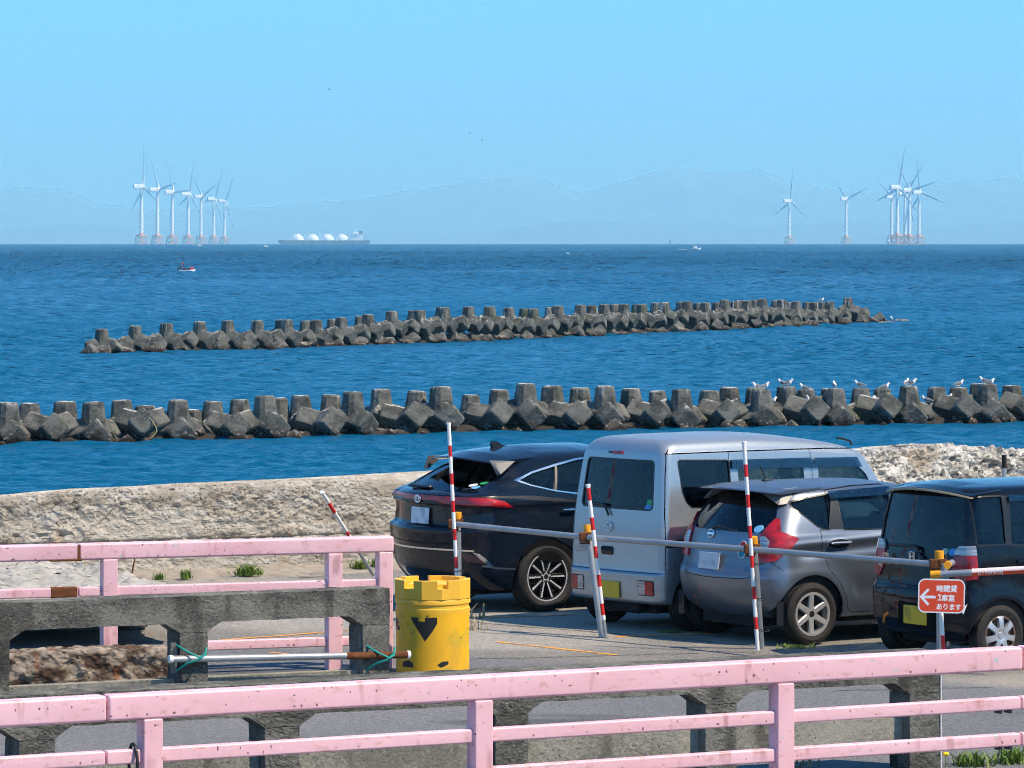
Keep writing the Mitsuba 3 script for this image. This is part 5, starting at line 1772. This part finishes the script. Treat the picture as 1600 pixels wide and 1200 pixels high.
def lettering(car, text, y, z, h, x, mat='mat_chrome', bold=True):
    t = meshkit.text_mesh(text, h, .003, bold)
    v = t.vertices
    t.vertices = np.c_[x - v[:, 2], y - v[:, 0], z + v[:, 1]]
    t.invert()
    if t.volume < 0:
        t.invert()
    car.put('lettering', t, mat, False)


# ---- black crossover
rows = [  # z, xr, xf, w, bow, rx, ry
    (.24, .26, 4.55, .82, .30, .22, .25), (.34, .14, 4.64, .865, .30, .24, .25), (.46, .06, 4.70, .895, .30, .26, .25), (.60, .02, 4.73, .912, .30, .27, .25), (.72, .005, 4.72, .918, .30, .28, .25), (.84, .00, 4.70, .922, .30, .28, .26),
    (.875, .012, 4.68, .924, .30, .28, .26), (.895, .06, 4.66, .924, .28, .27, .26), (.93, .085, 4.62, .922, .27, .25, .25), (1.10, .085, 4.42, .918, .27, .25, .25), (1.125, .055, 4.36, .922, .27, .27, .25), (1.21, .065, 4.05, .895, .27, .27, .25), (1.235, .10, 3.85, .885, .27, .27, .25),
    (1.27, .20, 3.62, .868, .26, .28, .25), (1.35, .36, 3.38, .828, .24, .32, .25), (1.46, .57, 3.06, .765, .22, .36, .25), (1.55, .74, 2.80, .705, .20, .40, .24), (1.605, .88, 2.60, .645, .18, .45, .24), (1.635, 1.0, 2.42, .575, .15, .5, .24), (1.652, 1.15, 2.25, .50, .12, .5, .22)]


def flankH(x, z):
    f = -.018 * np.exp(-((z - 1.04) / .055) ** 2) * (x > .2) + .012 * np.exp(-((z - .88) / .06) ** 2)
    return f - .02 * np.exp(-((z - .52) / .10) ** 2) * ((x > 1.6) & (x < 3.2))


bH = Body(rows, 1.24, lambda x: -.05 * np.clip((1.35 - x), 0, 1) ** 1.5 - .06 * np.clip((x - 2.3), 0, 2) ** 1.6, .045, .30, .03, ((1.07, .36, .40, .022), (3.76, .36, .40, .022)), flankH)
cH = Car('black crossover with a red light bar across its tail, leftmost of the four parked cars', np.array([-1.025, 43.333]), bH)
qwin = spoly([(.80, 1.368), (.98, 1.43), (1.285, 1.497), (1.185, 1.262), (.92, 1.322)], .012)
dwin = spoly([(1.315, 1.503), (1.55, 1.545), (1.95, 1.583), (1.93, 1.19), (1.46, 1.225), (1.215, 1.255)], .012)
fwin = spoly([(2.0, 1.586), (2.55, 1.575), (2.95, 1.42), (3.32, 1.22), (3.2, 1.175), (1.98, 1.19)], .02)
cH.window(side_pair(qwin), 'mat_privacy', 'quarter_window')
cH.window(side_pair(dwin), 'mat_privacy', 'door_window')
cH.window(side_pair(fwin), 'mat_glass', 'front_window')
cH.window(prism_rear(spoly([(-.60, 1.256), (.60, 1.256), (.635, 1.38), (.595, 1.45), (.45, 1.515), (.27, 1.545), (-.27, 1.545), (-.45, 1.515), (-.595, 1.45), (-.635, 1.38)], .03), -.5, 1.3), 'mat_privacy', 'rear_window')
cH.window(prism_rear(spoly([(-.72, 1.20), (.72, 1.20), (.60, 1.57), (-.60, 1.57)], .05), 2.75, 4.6), 'mat_glass', 'windscreen')
cH.build('mat_paint_black', [(1.07, .365, .405), (3.76, .365, .405)])
band = unary_union([qwin, dwin, fwin, spoly([(1.2, 1.25), (1.3, 1.5), (1.33, 1.5), (1.24, 1.25)])]).buffer(.028).buffer(-.006)
outer = unary_union([Polygon([(.735, 1.371), (.98, 1.452), (1.29, 1.521), (1.56, 1.57), (2.0, 1.605), (2.0, 1.592), (1.56, 1.551), (1.29, 1.501), (.98, 1.434), (.80, 1.370), (.92, 1.322), (1.19, 1.259), (1.46, 1.222), (2.0, 1.187), (2.0, 1.174), (1.46, 1.210), (1.19, 1.247), (.91, 1.312)])])
cH.decal('chrome_strip', side_pair(outer), 'mat_chrome', .004)
cH.decal('window_pillar', side_pair(Polygon([(1.185, 1.262), (1.285, 1.500), (1.315, 1.505), (1.215, 1.257)])), 'mat_trim', .001)
cH.gap([(1.20, 1.245), (1.12, 1.234), (1.135, 1.15), (1.148, 1.083), (1.239, .93), (1.40, .72), (1.55, .42)])
cH.gap([(2.0, 1.18), (2.02, .9), (2.05, .36)])
# light bar
barr = Polygon([(-.93, 1.205), (.93, 1.205), (.93, 1.165), (.36, 1.168), (.30, 1.155), (-.30, 1.155), (-.42, 1.128), (-.93, 1.115)])
cH.decal('tail_lamp_bar', prism_rear(barr, -.2, .37), 'mat_lamp_red', .012, .006)
cH.decal('tail_lamp_bar', side_pair(Polygon([(.37, 1.203), (.54, 1.165), (.655, 1.098), (.37, 1.112)]), y0=-1.4, y1=-.5), 'mat_lamp_red', .012, .006)
cH.decal('lamp_edge', side_pair(Polygon([(.2, 1.226), (.9, 1.212), (1.42, 1.150), (1.42, 1.126), (.9, 1.165), (.66, 1.19), (.2, 1.207)])), 'mat_trim', .001)
# bumper trim
cH.decal('chrome_strip', prism_rear(Polygon([(-.80, .668), (.94, .668), (.94, .652), (-.80, .650)]), -.2, .33), 'mat_chrome', .006)
cH.decal('chrome_strip', side_pair(Polygon([(.33, .515), (.46, .486), (.68, .468), (.68, .452), (.46, .470), (.30, .497)])), 'mat_chrome_dull', .005)
cH.decal('reflector', side_pair(Polygon([(.16, .64), (.26, .60), (.34, .53), (.20, .54)])) , 'mat_lamp_smoke', .004)
cH.decal('chrome_strip', side_pair(Polygon([(.215, .645), (.27, .63), (.42, .50), (.36, .508), (.27, .585)])), 'mat_chrome', .006)
lowerb = Polygon([(-.95, .64), (.95, .64), (.95, .44), (-.95, .44)])
cH.decal('bumper_insert', prism_rear(lowerb, -.2, .19), 'mat_trim', .002)
cH.gap([(-.74, .88), (-.72, .745), (-.60, .725), (0, .72), (.6, .725), (.72, .745), (.74, .88)], False, .008)
cH.gap([(-.60, 1.12), (-.68, 1.0), (-.74, .88)], False, .007)
cH.gap([(.60, 1.12), (.68, 1.0), (.74, .88)], False, .007)
cH.plate(-.19, .145, .908, 1.078, .066, 'mat_plate_white', 4)
cH.decal('plate_recess', prism_rear(spoly([(-.46, .90), (.46, .90), (.36, 1.11), (-.36, 1.11)], .02), -.2, .4), 'mat_trim', .002)
emblem(cH, -.02, 1.166, .035, 'ovals')
sp = bent_spoiler([(.44, 1.575), (.45, 1.592), (.70, 1.645), (1.10, 1.682), (1.12, 1.655), (.80, 1.60), (.60, 1.572)], .60, sweep=.17, fall=.060, taper=.35)
cH.put('spoiler', sp, 'mat_paint_black', 30)
for sg in (-1, 1):
    cH.put('spoiler_fin', m3.Manifold.hull_points(np.array([(.555, sg * .585, 1.572), (.60, sg * .66, 1.425), (.60, sg * .645, 1.545), (.80, sg * .70, 1.565), (.60, sg * .735, 1.435), (.62, sg * .63, 1.54), (.82, sg * .685, 1.56), (.62, sg * .72, 1.435)], np.float32)), 'mat_fin', False)
fin = extr(spoly([(0, 0), (.20, 0), (.12, .025), (.05, .062), (.0, .066), (-.012, .03)], .004), .05)
fin = fin.transform(np.array([[1, 0, 0, .98], [0, 0, -1, .025], [0, 1, 0, 1.672]]))
cH.put('antenna_fin', fin, 'mat_trim', 30)
cH.put('wiper', rbox(.175, .235, -.02, .34, 1.262, 1.30, .018), 'mat_trim', 50)
for y, z, a, b, m in [(-.496, 1.317, .036, .013, 'white'), (-.575, 1.298, .046, .014, 'st_skyblue'), (-.590, 1.340, .044, .013, 'st_green'), (-.50, 1.278, .043, .011, 'trim')]:
    cH.sticker(y, z, a, b, 'mat_' + m)
cH.put('door_handle', rbox(1.24, 1.44, -.955, -.915, 1.04, 1.066, .012), 'mat_chrome', 50)
cH.wheels('five_double', .363, .252, .225, (1.07, 3.76), .915)
cH.seats([(1.9, (-.38, 0, .38)), (2.75, (-.38, .38))], .42, 1.28)

# ---- silver van
rows = [(.28, .06, 3.30, .70, .05, .10, .12), (.32, .01, 3.35, .728, .05, .12, .13), (.56, .00, 3.39, .735, .05, .12, .13), (.585, .02, 3.385, .735, .05, .10, .11), (.60, .03, 3.38, .735, .05, .09, .10), (.90, .045, 3.35, .7375, .05, .09, .10), (1.05, .055, 3.37, .736, .05, .09, .10),
        (1.14, .062, 3.35, .730, .05, .09, .10), (1.22, .07, 3.32, .722, .05, .09, .10), (1.45, .095, 3.20, .698, .05, .09, .10), (1.68, .125, 3.06, .668, .05, .09, .10), (1.755, .138, 3.0, .655, .05, .10, .11), (1.765, .14, 2.99, .648, .05, .10, .11), (1.80, .155, 2.92, .632, .05, .12, .12), (1.845, .185, 2.74, .600, .05, .14, .13), (1.878, .235, 2.45, .545, .05, .16, .14), (1.895, .30, 2.2, .48, .05, .18, .14)]
bV = Body(rows, 1.25, lambda x: -.055 * np.clip(x - 1.3, 0, 2) ** 1.5, .028, .16, .012, fx=.20)
cV = Car('tall silver van with a yellow number plate, second from the left of the parked cars', np.array([.965, 41.253]), bV, phi=38.5)
rq = spoly([(.325, 1.692), (.985, 1.672), (.985, 1.218), (.61, 1.218), (.46, 1.226), (.40, 1.276), (.355, 1.38)], .03)
sd_ = spoly([(1.095, 1.668), (1.98, 1.655), (1.98, 1.215), (1.095, 1.215)], .025)
fd_ = spoly([(2.18, 1.65), (2.66, 1.622), (2.84, 1.48), (3.0, 1.18), (2.18, 1.205)], .03)
cV.window(side_pair(rq), 'mat_privacy', 'quarter_window')
cV.window(side_pair(sd_), 'mat_glass', 'door_window')
cV.window(side_pair(fd_), 'mat_glass', 'front_window')
cV.window(prism_rear(spoly([(-.545, 1.205), (.545, 1.205), (.505, 1.68), (-.505, 1.68)], .045), -.3, .6), 'mat_privacy', 'rear_window')
cV.window(prism_rear(spoly([(-.62, 1.20), (.62, 1.20), (.55, 1.70), (-.55, 1.70)], .05), 2.85, 3.6), 'mat_glass', 'windscreen')
cV.build('mat_paint_silver', [(.53, .275, .325), (2.93, .275, .325)], floor=.42)
rim = lambda p, a, b: p.buffer(a).difference(p.buffer(-b))
cV.decal('window_seal', side_pair(rim(rq, .008, .006)), 'mat_trim', .002)
cV.decal('window_seal', prism_rear(rim(spoly([(-.545, 1.205), (.545, 1.205), (.505, 1.68), (-.505, 1.68)], .045), .012, .006), -.3, .5), 'mat_trim', .002)
cV.decal('door_frame', side_pair(Polygon([(1.0, 1.672), (1.09, 1.67), (1.09, 1.59), (1.0, 1.59)])), 'mat_trim', .0015)
for a, b, c_, d_ in ((1.0, 2.07, 1.678, 1.585), (2.12, 2.72, 1.662, 1.565)):
    cV.put('window_visor', tm(bV.layer(.028, -.022) ^ side_pair(spoly([(a, c_), (b, c_ - .012), (b + (.06 if b > 2 else 0), d_ - .02), (a, d_)], .008), False)), 'mat_visor', 30)
cV.gap([(.20, 1.757), (1.2, 1.757), (2.3, 1.748), (2.9, 1.73)], w=.012)
cV.gap([(.118, .60), (.128, 1.147), (.168, 1.52), (.206, 1.753), (.25, 1.80)], w=.007)
cV.gap([(.99, 1.20), (.99, 1.755)])
cV.gap([(2.093, 1.75), (2.093, .45)])
cV.gap([(.13, .880), (.85, .872), (2.05, .868)], w=.075, part='slide_rail')
cV.gap([(.02, .588), (.14, .588), (.24, .68)], w=.005)
cV.gap([(-.72, .588), (.72, .588)], False, .006)
for sg, nm in ((-1, 'right'), (1, 'left')):
    cV.decal('tail_lamp', prism_rear(spoly([(sg * .52, .374), (sg * .625, .374), (sg * .625, .506), (sg * .52, .506)], .008), -.2, .4), 'mat_lamp_red', .010)
    cV.decal('reversing_lamp', prism_rear(spoly([(sg * .425, .374), (sg * .518, .374), (sg * .518, .506), (sg * .425, .506)], .008), -.2, .4), 'mat_lamp_clear', .009)
    cV.decal('lamp_frame', prism_rear(rim(spoly([(sg * .425, .374), (sg * .625, .374), (sg * .625, .506), (sg * .425, .506)], .008), .010, .002), -.2, .4), 'mat_trim', .004)
cV.plate(-.165, .165, .318, .483, -.010, 'mat_plate_yellow')
cV.decal('stop_lamp', prism_rear(spoly([(-.055, 1.735), (.09, 1.735), (.09, 1.768), (-.055, 1.768)], .01), -.2, .5), 'mat_lamp_red', .012)
cV.decal('nozzle', prism_rear(spoly([(.12, 1.742), (.16, 1.742), (.16, 1.76), (.12, 1.76)], .006), -.2, .5), 'mat_trim', .015)
cV.put('tailgate_handle', rbox(.022, .06, -.02, .165, .735, .822, .018) , 'mat_trim', 50)
cV.put('tailgate_handle', tm(rbox(.012, .05, -.01, .155, .775, .815, .014)), 'mat_dark', 50)
emblem(cV, .06, 1.02, .032, 'wing')
cV.put('keyhole', diskm(.016, -.004, .004, 20).rotate([0, 0, 90]).translate([.038, .06, .90]), 'mat_chrome', 40)
lettering(cV, 'SCRUM', .60, .775, .040, .028, 'mat_chrome_dull')
lettering(cV, 'WAGON', .56, .745, .014, .030, 'mat_chrome_dull', False)
wiper(cV, [(.060, .40, 1.235), (.055, .20, 1.232), (.048, .13, 1.228), (.040, .08, 1.16), (.035, .055, 1.13)], .012)
cV.sticker(-.50, 1.275, .042, .034, 'mat_st_green')
cV.sticker(-.485, 1.225, .045, .036, 'mat_st_blue')
cV.put('roof_antenna', tube(np.array([(2.86, -.45, 1.765), (2.84, -.45, 1.80), (2.72, -.45, 1.83), (2.66, -.45, 1.835)]), .012), 'mat_trim', True)
cV.put('fuel_tank', rbox(.10, .42, -.32, .05, .17, .30, .04), 'mat_dark', 40)
cV.wheels('plain', .272, .17, .155, (.53, 2.93), .722)
cV.seats([(1.25, (-.33, .33)), (2.2, (-.33, .33))], .62, 1.30, .42)

# ---- grey hatchback
rows = [(.25, .24, 3.98, .77, .26, .22, .26), (.32, .13, 4.03, .80, .26, .24, .26), (.42, .06, 4.07, .825, .26, .26, .26), (.55, .01, 4.09, .838, .26, .28, .27), (.64, .00, 4.08, .842, .26, .28, .27), (.69, .02, 4.05, .843, .25, .27, .27), (.74, .05, 4.0, .842, .24, .26, .26),
        (.85, .075, 3.88, .838, .23, .25, .26), (.97, .10, 3.62, .828, .22, .25, .25), (1.03, .115, 3.42, .815, .22, .25, .25), (1.07, .13, 3.28, .800, .22, .26, .25), (1.18, .19, 3.02, .762, .21, .27, .24), (1.30, .265, 2.74, .715, .20, .28, .24), (1.39, .33, 2.50, .675, .19, .29, .23), (1.445, .38, 2.30, .640, .17, .30, .22), (1.478, .44, 2.10, .590, .14, .32, .22), (1.495, .54, 1.95, .52, .12, .36, .2)]


def flankN(x, z):
    s1 = .95 + .05 * (x - 1)
    return -.022 * np.exp(-((z - s1 + .05) / .05) ** 2) * np.clip((x - .35) / .2, 0, 1) + .010 * np.exp(-((z - s1 - .03) / .03) ** 2) - .018 * np.exp(-((z - .50) / .1) ** 2) * ((x > 1.15) & (x < 2.8))


bN = Body(rows, 1.08, lambda x: -.02 * np.clip(1.0 - x, 0, 1) - .05 * np.clip(x - 1.9, 0, 2) ** 1.5, .030, .28, .035, ((.623, .30, .37, .030), (3.22, .30, .37, .030)), flankN)
cN = Car('dark grey hatchback with boomerang shaped red tail lamps, third from the left', np.array([1.885, 39.95]), bN)
qn = spoly([(.505, 1.345), (.525, 1.362), (.70, 1.392), (.985, 1.428), (.858, 1.092), (.79, 1.10), (.735, 1.125), (.515, 1.308)], .012)
dn = spoly([(1.04, 1.433), (1.68, 1.452), (1.63, 1.075), (1.03, 1.088)], .015)
fn = spoly([(1.70, 1.45), (2.15, 1.41), (2.75, 1.10), (2.70, 1.065), (1.66, 1.072)], .03)
cN.window(side_pair(qn), 'mat_privacy', 'quarter_window')
cN.window(side_pair(dn), 'mat_glass', 'door_window')
cN.window(side_pair(fn), 'mat_glass', 'front_window')
rw = spoly([(-.53, 1.068), (.53, 1.068), (.615, 1.20), (.555, 1.33), (.42, 1.442), (-.42, 1.442), (-.555, 1.33), (-.615, 1.20)], .02)
cN.window(prism_rear(rw, -.3, .9), 'mat_privacy', 'rear_window')
cN.window(prism_rear(spoly([(-.68, 1.07), (.68, 1.07), (.56, 1.42), (-.56, 1.42)], .05), 2.2, 3.9), 'mat_glass', 'windscreen')
cN.build('mat_paint_grey', [(.623, .30, .372), (3.22, .30, .372)])
cN.decal('window_pillar', side_pair(Polygon([(.862, 1.095), (.985, 1.436), (1.04, 1.44), (1.03, 1.088)])), 'mat_trim', .0015)
cN.decal('window_seal', side_pair(rim(qn.union(dn), .010, .004)), 'mat_trim', .002)
cN.put('window_visor', tm(bN.layer(.030, -.024) ^ side_pair(spoly([(.93, 1.452), (1.69, 1.478), (1.70, 1.40), (.935, 1.385)], .012), False)), 'mat_visor', 30)
cN.gap([(.92, 1.46), (1.3, 1.488), (1.72, 1.488)], w=.008)
cN.gap([(.93, 1.455), (.875, 1.09), (.759, 1.09), (.745, .948), (.818, .716), (.93, .60), (1.02, .45), (1.06, .33), (1.12, .292), (1.6, .285)])
cN.gap([(1.66, 1.07), (1.64, .8), (1.62, .30)])
cN.gap([(.19, .83), (.30, .72)], w=.005)
# boomerang lamps
side_l = Polygon([(.362, 1.212), (.325, 1.09), (.475, 1.03), (.482, 1.018), (.362, .929), (.312, .877), (.242, .816), (.15, .79), (.15, 1.05), (.30, 1.16)])
rear_l = Polygon([(-.625, 1.21), (-.552, 1.072), (-.54, 1.05), (-.546, .967), (-.528, .822), (-.549, .793), (-.70, .812), (-.70, 1.21)])
for sg in (-1, 1):
    rl = rear_l if sg < 0 else Polygon([(-a, b) for a, b in rear_l.exterior.coords])
    pr = prism_side(side_l, -1.4, -.624) if sg < 0 else prism_side(side_l, .624, 1.4)
    inner_ = boxm(-1, 2, -.624, .624, 0, 3)
    m = bN.layer(.014, .006) ^ (pr + (prism_rear(rl, -.2, .5) ^ inner_))
    clear = bN.layer(.016, .004) ^ prism_rear(spoly([(sg * .553, 1.046), (sg * .61, 1.040), (sg * .668, 1.0), (sg * .668, .925), (sg * .555, .905)], .015), -.2, .5)
    cN.put('tail_lamp', m - clear, 'mat_lamp_red', 30)
    cN.put('reversing_lamp', clear, 'mat_lamp_clear', 30)
spn = bent_spoiler([(.20, 1.462), (.215, 1.478), (.40, 1.508), (.75, 1.530), (.78, 1.505), (.52, 1.475), (.30, 1.452)], .60, sweep=.14, fall=.030, taper=.3)
cN.put('spoiler', spn, 'mat_paint_grey', 30)
for sg in (-1, 1):
    cN.put('spoiler_cheek', m3.Manifold.hull_points(np.array([(.36, sg * .30, 1.462), (.50, sg * .53, 1.482), (.66, sg * .54, 1.490), (.385, sg * .60, 1.335), (.47, sg * .625, 1.345), (.47, sg * .28, 1.45), (.50, sg * .58, 1.345)], np.float32)), 'mat_fin', 30)
cN.put('antenna', cat(rbox(.66, .76, -.03, .03, 1.512, 1.545, .012), tube(np.array([(.70, 0, 1.535), (.62, 0, 1.68)]), .007)), 'mat_trim', 40)
cN.gap([(-.60, .80), (-.52, .655), (-.44, .635), (0, .628), (.44, .635), (.52, .655), (.60, .80)], False, .007)
cN.plate(-.135, .195, .70, .862, .030, 'mat_plate_white', 8)
emblem(cN, .10, 1.035, .105, 'ring_bar', 12)
wiper(cN, [(.150, .20, 1.045), (.145, .17, 1.065), (.160, .08, 1.105), (.168, -.03, 1.10), (.165, -.24, 1.075)], .015)
cN.sticker(-.48, 1.105, .044, .034, 'mat_st_skyblue')
cN.decal('sensor', prism_rear(Point(-.57, .573).buffer(.017), -.2, .5), 'mat_chrome', .006)
# four-petal driver mark
for (dy, dz, m) in ((.035, .005, 'amber'), (-.035, .005, 'lime'), (0, -.042, 'petrol'), (0, .045, 'red')):
    nm = 'mat_st_' + m if m != 'red' else 'mat_red'
    cN.decal('driver_mark', prism_rear(Point(-.365 + dy, .905 + dz).buffer(.033), -.2, .5), nm, .004 + .0004 * (m == 'petrol'), .002)
cN.decal('driver_mark', prism_rear(unary_union([Point(-.365 + dy, .905 + dz).buffer(.040) for dy, dz in ((.035, .005), (-.035, .005), (0, -.042), (0, .045))]), -.2, .5), 'mat_white', .002, .002)
e_ = Point(0, 0).buffer(1, quad_segs=12)
from shapely import affinity
dish = affinity.translate(affinity.scale(e_, .150, .056), .955, .958)
cN.decal('handle_recess', side_pair(dish, y1=-.4), 'mat_chrome_dull', .003)
cN.decal('handle_recess', side_pair(affinity.translate(affinity.scale(e_, .128, .044), .955, .957), y1=-.4), 'mat_trim', .004)
for sg in (-1, 1):
    cN.put('door_handle', rbox(.83, 1.08, sg * .845 - .016, sg * .845 + .016, .952, .978, .012), 'mat_chrome_dull', 50)
cN.put('mud_flap', rbox(.255, .27, -.835, -.74, .20, .43, .006), 'mat_trim', 30)
cN.put('mud_flap', rbox(.255, .27, .74, .835, .20, .43, .006), 'mat_trim', 30)
cN.decal('paint_scrape', prism_rear(unary_union([LineString([(.42, .42), (.37, .405)]).buffer(.007), LineString([(.45, .35), (.40, .345)]).buffer(.006), LineString([(.21, .40), (.205, .52)]).buffer(.004)]), -.2, .5), 'mat_st_orange', .0008)
cN.wheels('six', .30, .205, .175, (.623, 3.22), .835)
cN.seats([(1.05, (-.36, .36)), (1.95, (-.36, .36))], .40, 1.20)

# ---- navy tall small car
rows = [(.24, .12, 3.28, .69, .09, .12, .15), (.32, .04, 3.34, .72, .09, .13, .14), (.45, .01, 3.38, .734, .09, .13, .13), (.58, .00, 3.39, .737, .09, .13, .13), (.66, .01, 3.38, .7375, .09, .13, .14), (.72, .03, 3.36, .7375, .09, .15, .17), (.90, .045, 3.30, .7365, .09, .14, .16), (1.00, .058, 3.08, .732, .09, .14, .16),
        (1.08, .068, 2.92, .722, .09, .14, .16), (1.15, .078, 2.82, .708, .09, .14, .15), (1.32, .105, 2.58, .676, .08, .13, .15), (1.48, .135, 2.34, .642, .08, .13, .14), (1.54, .15, 2.22, .622, .07, .14, .14), (1.58, .18, 2.1, .592, .06, .16, .14), (1.608, .24, 1.95, .545, .05, .18, .14), (1.622, .33, 1.8, .48, .05, .2, .14)]
bZ = Body(rows, 1.08, lambda x: -.045 * np.clip(x - 1.6, 0, 2) ** 1.5, .030, .28, .02, ((.458, .28, .34, .018), (2.88, .28, .34, .018)))
cZ = Car('navy blue tall small car with red and clear tail lamps behind the red sign, rightmost', np.array([3.65, 38.02]), bZ)
q1 = spoly([(.215, 1.535), (.545, 1.535), (.525, 1.105), (.205, 1.105)], .015)
q2 = spoly([(.625, 1.52), (1.22, 1.53), (1.20, 1.095), (.585, 1.095)], .015)
q3 = spoly([(1.30, 1.525), (1.85, 1.49), (2.45, 1.12), (2.42, 1.09), (1.27, 1.095)], .03)
cZ.window(side_pair(q1), 'mat_privacy', 'quarter_window')
cZ.window(side_pair(q2), 'mat_privacy', 'door_window')
cZ.window(side_pair(q3), 'mat_glass', 'front_window')
rz = spoly([(-.585, 1.005), (.585, 1.005), (.585, 1.10), (.535, 1.53), (.46, 1.562), (-.46, 1.562), (-.535, 1.53), (-.585, 1.10)], .03)
cZ.window(prism_rear(rz, -.3, .6), 'mat_privacy', 'rear_window')
cZ.window(prism_rear(spoly([(-.60, 1.12), (.60, 1.12), (.53, 1.52), (-.53, 1.52)], .05), 1.9, 3.4), 'mat_glass', 'windscreen')
cZ.build('mat_paint_navy', [(.458, .28, .335), (2.88, .28, .335)])
cZ.decal('window_pillar', side_pair(Polygon([(.53, 1.10), (.552, 1.54), (.62, 1.53), (.582, 1.09)])), 'mat_trim', .0015)
cZ.decal('window_seal', side_pair(rim(q1.union(q2), .008, .004)), 'mat_trim', .002)
cZ.put('window_visor', tm(bZ.layer(.026, -.020) ^ side_pair(spoly([(.60, 1.545), (1.22, 1.56), (1.22, 1.49), (.605, 1.485)], .01), False)), 'mat_visor', 30)
cZ.gap([(.20, 1.555), (.6, 1.55), (1.3, 1.56)], w=.008)
cZ.gap([(.225, 1.62), (.225, 1.555), (.20, 1.10)], w=.008)
cZ.gap([(.555, 1.55), (.555, 1.09), (.555, .90), (.60, .72), (.70, .62)])
cZ.gap([(1.25, 1.55), (1.24, 1.0), (1.22, .3)])
cZ.gap([(.20, .82), (.25, .70), (.24, .62)], w=.005)
spz = bent_spoiler([(.075, 1.582), (.085, 1.598), (.20, 1.625), (.45, 1.652), (.47, 1.63), (.25, 1.59), (.15, 1.572)], .60, sweep=.12, fall=.055, taper=.3)
cZ.put('spoiler', spz, 'mat_paint_navy', 30)
cZ.put('spoiler_lip', bent_spoiler([(.068, 1.572), (.075, 1.594), (.10, 1.592), (.12, 1.572)], .60, sweep=.12, fall=.055, taper=.3), 'mat_dry', 30)
for sg in (-1, 1):
    A = lambda pts: Polygon([(sg * -a, b) for a, b in pts])
    hi = A([(-.492, 1.015), (-.51, 1.065), (-.545, 1.095), (-.86, 1.105), (-.86, 1.010)])
    md = A([(-.488, .885), (-.492, 1.013), (-.86, 1.008), (-.86, .885)])
    lo = A([(-.495, .845), (-.488, .883), (-.86, .883), (-.86, .81), (-.70, .80), (-.57, .757)])
    lim = boxm(-.5, .184, -2, 2, 0, 3)
    wedge = prism_rear(A([(-.525, .838), (-.53, .872), (-.62, .868)]), -.5, .4)
    L = bZ.layer(.012, .006)
    cZ.put('tail_lamp_top', (L ^ prism_rear(hi, -.5, .4)) ^ lim, 'mat_lamp_clear', 30)
    cZ.put('tail_lamp', ((L ^ (prism_rear(md, -.5, .4) + prism_rear(lo, -.5, .4))) ^ lim) - wedge, 'mat_lamp_red', 30)
    cZ.put('reversing_lamp', (bZ.layer(.010, .006) ^ wedge) ^ lim, 'mat_lamp_clear', 30)
cZ.plate(-.225, .105, .355, .525, -.006, 'mat_plate_yellow')
cZ.put('plate_recess', rbox(.0, .05, -.33, .20, .33, .56, .015), 'mat_gap', 40)
emblem(cZ, .04, .965, .040, 'h')
lettering(cZ, 'Life', .455, .945, .036, .036, 'mat_chrome')
wiper(cZ, [(.060, .39, 1.055), (.052, .05, 1.062), (.040, -.03, 1.05), (.035, -.09, .98), (.035, -.13, .965)], .014)
cZ.sticker(-.37, 1.035, .036, .030, 'mat_st_palegreen')
cZ.sticker(-.46, 1.033, .044, .034, 'mat_st_blue')
for sg in (-1, 1):
    cZ.put('door_handle', rbox(.63, .78, sg * .738 - .016, sg * .738 + .016, .925, .962, .012), 'mat_paint_navy', 50)
cZ.decal('paint_scrape', prism_rear(unary_union([LineString([(.50, .335), (.46, .385)]).buffer(.014), LineString([(.46, .392), (.39, .425)]).buffer(.013)]), -.2, .5), 'mat_st_orange', .0008)
cZ.gap([(-.62, .80), (-.58, .60), (0, .585), (.58, .60), (.62, .80)], False, .006)
cZ.put('exhaust', cyl([.10, -.40, .20], [.5, -.40, .22], .024), 'mat_chrome_dull', 40)
cZ.wheels('hubcap', .28, .192, .155, (.458, 2.88), .722)
cZ.seats([(1.1, (-.33, .33)), (1.9, (-.33, .33))], .45, 1.26, .44)
